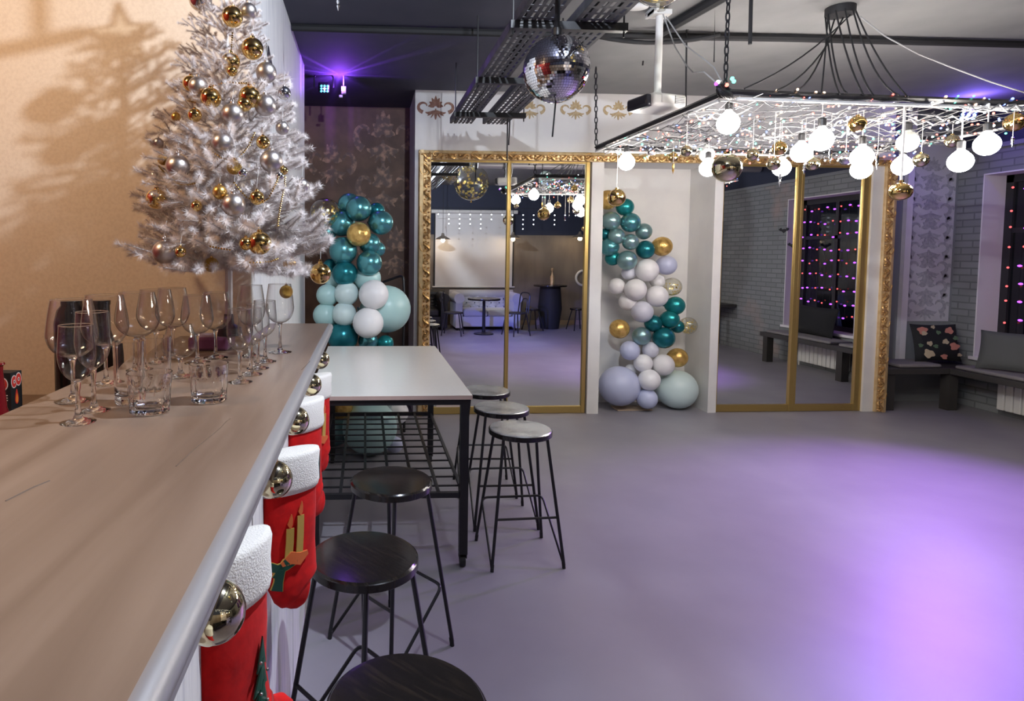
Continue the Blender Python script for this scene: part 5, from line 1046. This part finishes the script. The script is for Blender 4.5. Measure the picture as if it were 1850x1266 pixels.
for (a, b, lab) in ((4.85, 5.82, 'white ribbed radiator under the bench by the corner'), (3.45, 4.35, 'white ribbed radiator under the bench, seen in the right mirror')):
    t = thing('radiator', lab, 'radiator', (6.5, (a+b)/2, 0.05)); n = int((b-a)/0.08)
    for k in range(n): obj('rib', MB().b2((6.44, a+0.08*k+0.004, 0.07), (6.54, a+0.08*k+0.076, 0.34)), 'radiator', t, smooth=False, bevel=0.01)
    obj('pipe', MB().tube([(6.49, a-0.03, 0.09), (6.49, b, 0.09)], 0.012, 8).tube([(6.49, a-0.03, 0.0), (6.49, a-0.03, 0.09)], 0.012, 8), 'radiator', t)
# light curtains in the windows
rnd = random.Random(6)
for wi, (a, b) in enumerate(WIN):
    t = thing('light_curtain', ('curtain of violet and red lights in the nearer window, seen in the right mirror', 'curtain of violet and red lights in the window at the right picture edge')[wi], 'string lights', (WX+0.2, (a+b)/2, wz1))
    wr = MB(); pu = MB(); rd = MB(); n = 9
    for k in range(n):
        y = a+0.13+(b-a-0.26)*k/(n-1); wr.tube([(WX+0.19, y, wz1-0.05), (WX+0.19+0.01*math.sin(k), y+0.01, 0.62)], 0.0016, 4)
        for j in range(9):
            z = wz1-0.18-0.195*j+rnd.uniform(-.03, .03)
            if k % 3 == 2 or (k+j) % 5 == 0: rd.sphere((WX+0.185, y, z), 0.011, 8, 5)
            else: pu.sphere((WX+0.185, y+rnd.uniform(-.03, .03), z), 0.0135, 8, 5, (0.7, 1.9, 0.9))
    obj('wire', wr, 'black_matte', t); stuff(obj('violet_light', pu, 'led_purple', t)); stuff(obj('red_light', rd, 'led_rose', t))
for (x, y, lab, k) in ((1416, 416, 'black paper bat on the gray brick wall, upper of two seen in the mirror', 1), (1432, 443, 'black paper bat on the gray brick wall, lower of two seen in the mirror', 1)):
    d = ray(x, y); q = O0+d*((WX-0.004)/d.x); yy = 2*YM-q.y; sc = 0.085; bat = [(-1, .25), (-.55, .5), (-.3, .12), (-.12, .3), (0, .12), (.12, .3), (.3, .12), (.55, .5), (1, .25), (.75, -.1), (.45, -.15), (.2, -.35), (0, -.5), (-.2, -.35), (-.45, -.15), (-.75, -.1)]
    one('bat_sticker', lab, 'sticker', MB().prism([(yy+u*sc*1.4, q.z+v*sc) for u, v in bat], 0.003, lambda u, v, h: Vector((WX-0.001-h, u, v))), 'black_matte', smooth=False)
sh = thing('wall_shelf_table', 'dark narrow bar shelf at the brick wall, seen in the right mirror', 'shelf', (6.3, 1.2, 0))
obj('board', MB().b2((6.05, 0.2, 0.72), (6.54, 1.75, 0.77)), 'bench', sh, smooth=False); obj('post', MB().b2((6.12, 1.45, 0), (6.22, 1.55, 0.72)), 'door_dark', sh, smooth=False)
dr = MB().b2((WX-0.02, -0.6, 0), (WX+0.01, 1.15, 2.15)); dd = struct('door_1', dr, 'door_dark', smooth=False)
obj('door_frame', MB().b2((WX-0.035, 1.15, 0), (WX, 1.27, 2.25)).b2((WX-0.035, -0.72, 2.15), (WX, 1.15, 2.25)), 'gray_wall', dd, smooth=False)
# ================================================================== THE REAR OF THE ROOM (seen in the mirrors)
sa, sb = MR(787, 385, YB+0.06), MR(925, 517, YB+0.06)
sc = thing('projection_screen', 'white pull-down projection screen on the rear wall, seen in the left mirror', 'screen', ((sa.x+sb.x)/2, YB+0.06, sb.z))
obj('sheet', MB().b2((sa.x, YB+0.055, sb.z), (sb.x, YB+0.06, sa.z)), 'screen', sc, smooth=False)
obj('border', MB().b2((sa.x-0.03, YB+0.052, sb.z), (sa.x, YB+0.059, sa.z)).b2((sb.x, YB+0.052, sb.z), (sb.x+0.03, YB+0.059, sa.z)), 'black_matte', sc, smooth=False)
obj('case', MB().tube([(sa.x-0.1, YB+0.07, sa.z+0.04), (sb.x+0.1, YB+0.07, sa.z+0.04)], 0.045, 10), 'plastic_w', sc); obj('bottom_bar', MB().tube([(sa.x-0.06, YB+0.058, sb.z-0.02), (sb.x+0.06, YB+0.058, sb.z-0.02)], 0.02, 8), 'plastic_w', sc)
for (x, y, lab) in ((800, 434, 'pendant lamp with a flat metal shade before the projection screen'), (927, 432, 'pendant lamp at the right edge of the projection screen, behind the mirror stile'), (1048, 431, 'pendant lamp at the right edge of the left mirror')):
    c = MR(x, y, -1.35); t = thing('pendant_lamp', lab, 'lamp', tuple(c), 'pendant lamps along the rear wall')
    obj('shade', MB().lathe([(0.17, 0.02), (0.12, 0.06), (0.04, 0.10), (0.025, 0.16), (0, 0.16)], 24, tuple(c), cap0=False), 'bronze_wall', t); obj('bulb', MB().sphere(c, 0.045, 14, 8), 'lamp_on', t); obj('cord', MB().tube([c+Vector((0, 0, .15)), (c.x, c.y, ZC)], 0.004, 6), 'black_matte', t)
def sofa(x0, x1, y0, y1, m, name, lab):
    t = thing(name, lab, 'sofa', ((x0+x1)/2, (y0+y1)/2, 0)); w_ = x1-x0; ar = 0.20; hb = 0.74
    obj('seat_base', MB().b2((x0+ar*.6, y0+0.1, 0.08), (x1-ar*.6, y1-0.03, 0.30)), m, t, bevel=0.02)
    nc = 2 if w_ < 1.9 else 3
    for k in range(nc): obj('seat_cushion', MB().b2((x0+ar+(w_-2*ar)*k/nc+0.005, y0+0.22, 0.30), (x0+ar+(w_-2*ar)*(k+1)/nc-0.005, y1, 0.45)), m, t, bevel=0.04)
    def f(u, v): 
        x = x0+0.05+(w_-0.1)*u; dim = 0.03*math.cos(u*2*pi*7+(pi if int(v*5) % 2 else 0))*math.sin(v*pi*5); return Vector((x, y0+0.24-0.10*v+dim, 0.40+(hb-0.42)*v))
    bk = MB().grid(f, 70, 24); bk.b2((x0+0.05, y0, 0.1), (x1-0.05, y0+0.12, hb-0.06)); obj('tufted_back', bk, m, t, ang=60, fix=False)
    bt = MB()
    for r in range(3):
        for k in range(7): bt.sphere(f((k+0.5*(r % 2)+0.25)/7.2, (r+0.6)/3.6)+Vector((0, 0.005, 0)), 0.014, 8, 5)
    stuff(obj('button', bt, 'sofa_dark', t))
    obj('back_roll', MB().tube([(x0, y0+0.1, hb), (x1, y0+0.1, hb)], 0.09, 14), m, t)
    for x in (x0+ar/2, x1-ar/2):
        obj('arm', MB().b2((x-ar/2+0.03, y0+0.05, 0.06), (x+ar/2-0.03, y1+0.02, hb-0.1)).tube([(x, y0+0.05, hb-0.05), (x, y1+0.035, hb-0.05)], 0.11, 16), m, t)
    for x in (x0+0.12, x1-0.12):
        for y in (y0+0.1, y1-0.1): obj('foot', MB().lathe([(0.03, 0), (0.035, 0.04), (0.02, 0.09)], 10, (x, y, 0)), 'bench', t)
    return t
l, r = MR(822, 560, -0.62), MR(944, 560, -0.62)
sofa(l.x, r.x, -1.62, -0.70, 'sofa', 'tufted_sofa', 'silvery tufted sofa with rolled arms under the projection screen, seen in the left mirror')
sofa(l.x-1.75, l.x-0.12, -1.62, -0.70, 'sofa_dark', 'dark_sofa', 'black leather sofa at the left edge of the left mirror')
def cafe_chair(name, x, y, rz, lab):
    t = thing(name, lab, 'chair', (x, y, 0)); R_ = Matrix.Rotation(rz, 3, 'Z'); q = lambda *a: Vector((x, y, 0))+R_ @ Vector(a)
    obj('seat', MB().lathe([(0, .44), (.2, .44), (.205, .45), (.2, .465), (0, .465)], 24, (x, y, 0)), 'black_matte', t)
    for sx in (-1, 1):
        for sy in (-1, 1): obj('leg', MB().tube([q(sx*.21, sy*.2, 0.002), q(sx*.15, sy*.14, .44)], .013, 6), 'black_metal', t)
    obj('back_loop', MB().tube(arc_round([q(-.17, -.17, .45), q(-.16, -.22, .86), q(.16, -.22, .86), q(.17, -.17, .45)], .1), .013, 6), 'black_metal', t); obj('inner_loop', MB().tube(arc_round([q(-.09, -.18, .46), q(-.08, -.22, .74), q(.08, -.22, .74), q(.09, -.18, .46)], .06), .009, 6), 'black_metal', t)
a = MR(872, 600, -0.25)
t = thing('bistro_table', 'black bistro table in front of the silvery sofa, seen in the left mirror', 'table', (a.x, -0.15, 0))
obj('tabletop', MB().lathe([(0, .70), (.33, .70), (.335, .72), (.33, .735), (0, .735)], 28, (a.x, -0.15, 0)), 'black_gloss', t); obj('column', MB().lathe([(.2, 0.001), (.2, .02), (.035, .05), (.03, .70)], 20, (a.x, -0.15, 0)), 'black_metal', t)
cafe_chair('cafe_chair', a.x+0.62, 0.05, 1.2, 'black cafe chair right of the bistro table before the silvery sofa'); cafe_chair('cafe_chair', a.x-0.66, 0.0, -1.3, 'black cafe chair left of the bistro table before the silvery sofa')
a = MR(993, 585, -1.1)
t = thing('barrel_table', 'black barrel-shaped bistro table with one bottle at the rear wall', 'table', (a.x, -1.1, 0))
obj('tabletop', MB().lathe([(0, .93), (.36, .93), (.365, .95), (.36, .965), (0, .965)], 28, (a.x, -1.1, 0)), 'black_gloss', t); obj('body', MB().lathe([(.20, .002), (.26, .45), (.22, .93)], 20, (a.x, -1.1, 0)), 'black_matte', t)
one('bottle', 'pale bottle standing on the black barrel table, seen in the left mirror', 'bottle', MB().lathe([(0, .966), (.04, .966), (.042, 1.14), (.02, 1.20), (.016, 1.27), (.03, 1.29), (.03, 1.33), (0, 1.34)], 16, (a.x+0.04, -1.1, 0)), 'gilt_light')
for dx, dy, lab in ((-0.48, 0.36, 'low black stool left of the barrel table'), (0.52, 0.30, 'low black stool right of the barrel table')):
    x, y = a.x+dx, -1.1+dy; t = thing('low_stool', lab, 'stool', (x, y, 0)); obj('seat', MB().lathe([(0, .44), (.16, .44), (.165, .46), (.16, .475), (0, .475)], 24, (x, y, 0)), 'black_gloss', t)
    for k in range(4): q = k*pi/2+.6; obj('leg', MB().tube([(x+.24*math.cos(q), y+.24*math.sin(q), .002), (x+.12*math.cos(q), y+.12*math.sin(q), .44)], .013, 6), 'black_metal', t)
c = MR(1054, 502, YB+0.03); one('wall_ring', 'white ring on the rear wall at the right edge of the left mirror', 'ring', MB().tube([(c.x+.17*math.cos(q), YB+0.03, c.z+.17*math.sin(q)) for q in [2*pi*i/32 for i in range(32)]], 0.028, 10, closed=True), 'plastic_w')  # plain white ring on the rear wall
t = thing('air_duct', 'silvery air duct under the ceiling above the canopy, seen in the left mirror', 'duct', (3.6, 2.3, 3.1)); obj('pipe', MB().tube([(1.8, 2.3, 3.07), (6.5, 2.3, 3.07)], 0.065, 16), 'trim', t)
for k in range(5): obj('clamp', MB().tube([(2.2+k*0.95, 2.3, 3.07), (2.24+k*0.95, 2.3, 3.07)], 0.07, 16).tube([(2.22+k*0.95, 2.3, 3.13), (2.22+k*.95, 2.3, ZC)], 0.006, 6), 'tray', t)
c = MR(986, 322, 1.1)
t = thing('balloon', 'pale gray balloon floating at the ceiling, seen in the left mirror', 'balloon', tuple(c)); obj('skin', MB().sphere(c, 0.125, 24, 14, (1, 1, 1.1)), 'aqua_w', t, ang=180); obj('knot', MB().lathe([(0.004, -0.135), (0.012, -0.155), (0, -0.155)], 8, tuple(c)), 'aqua_w', t)
for (x, y, lab) in ((852, 303, 'large clear balloon with gold flakes at the ceiling, seen in the left mirror'), (846, 275, 'smaller clear balloon with gold flakes at the ceiling, seen in the left mirror')):
    yy = 1.3 if y > 290 else 1.9; c = MR(x, y, yy); r = (32 if y > 290 else 13)*(2*YM-yy)/FPX; c.z = min(c.z, ZC-r-0.005)
    t = thing('balloon', lab, 'balloon', tuple(c)); obj('skin', MB().sphere(c, r, 28, 16), 'clear_b', t, ang=180); cf = MB(); rnd = random.Random(3)
    for k in range(110):
        d = Vector((rnd.gauss(0, 1), rnd.gauss(0, 1), rnd.gauss(-.4, .8))).normalized()*r*0.96; u = d.orthogonal().normalized()*r*.09; v = d.cross(u).normalized()*r*.09; cf.add([c+d+u, c+d+v, c+d-u, c+d-v], [(0, 1, 2, 3)])
    stuff(obj('confetti', cf, 'confetti', t, smooth=False, fix=False)); obj('knot', MB().lathe([(0.004, -r*.98), (0.02, -r*1.12), (0, -r*1.12)], 8, tuple(c)), 'gold_b', t)
ic = thing('icicle_lights', 'row of cold white icicle lights hanging across the room before the rear wall', 'string lights', (3, -0.9, 2.6)); mb = MB(); wr = MB(); wr.tube([(0.3, -0.9, 2.62), (6.4, -0.9, 2.62)], 0.003, 5); rnd = random.Random(12)
for k in range(26):
    x = 0.4+k*0.23; n = rnd.randint(1, 4); wr.tube([(x, -0.9, 2.62), (x, -0.9, 2.52-0.1*n)], 0.0015, 4)
    for j in range(n): mb.sphere((x, -0.9, 2.48-0.1*j), 0.013, 8, 5)
stuff(obj('cold_light', mb, 'led_cold', ic)); obj('wire', wr, 'black_matte', ic)
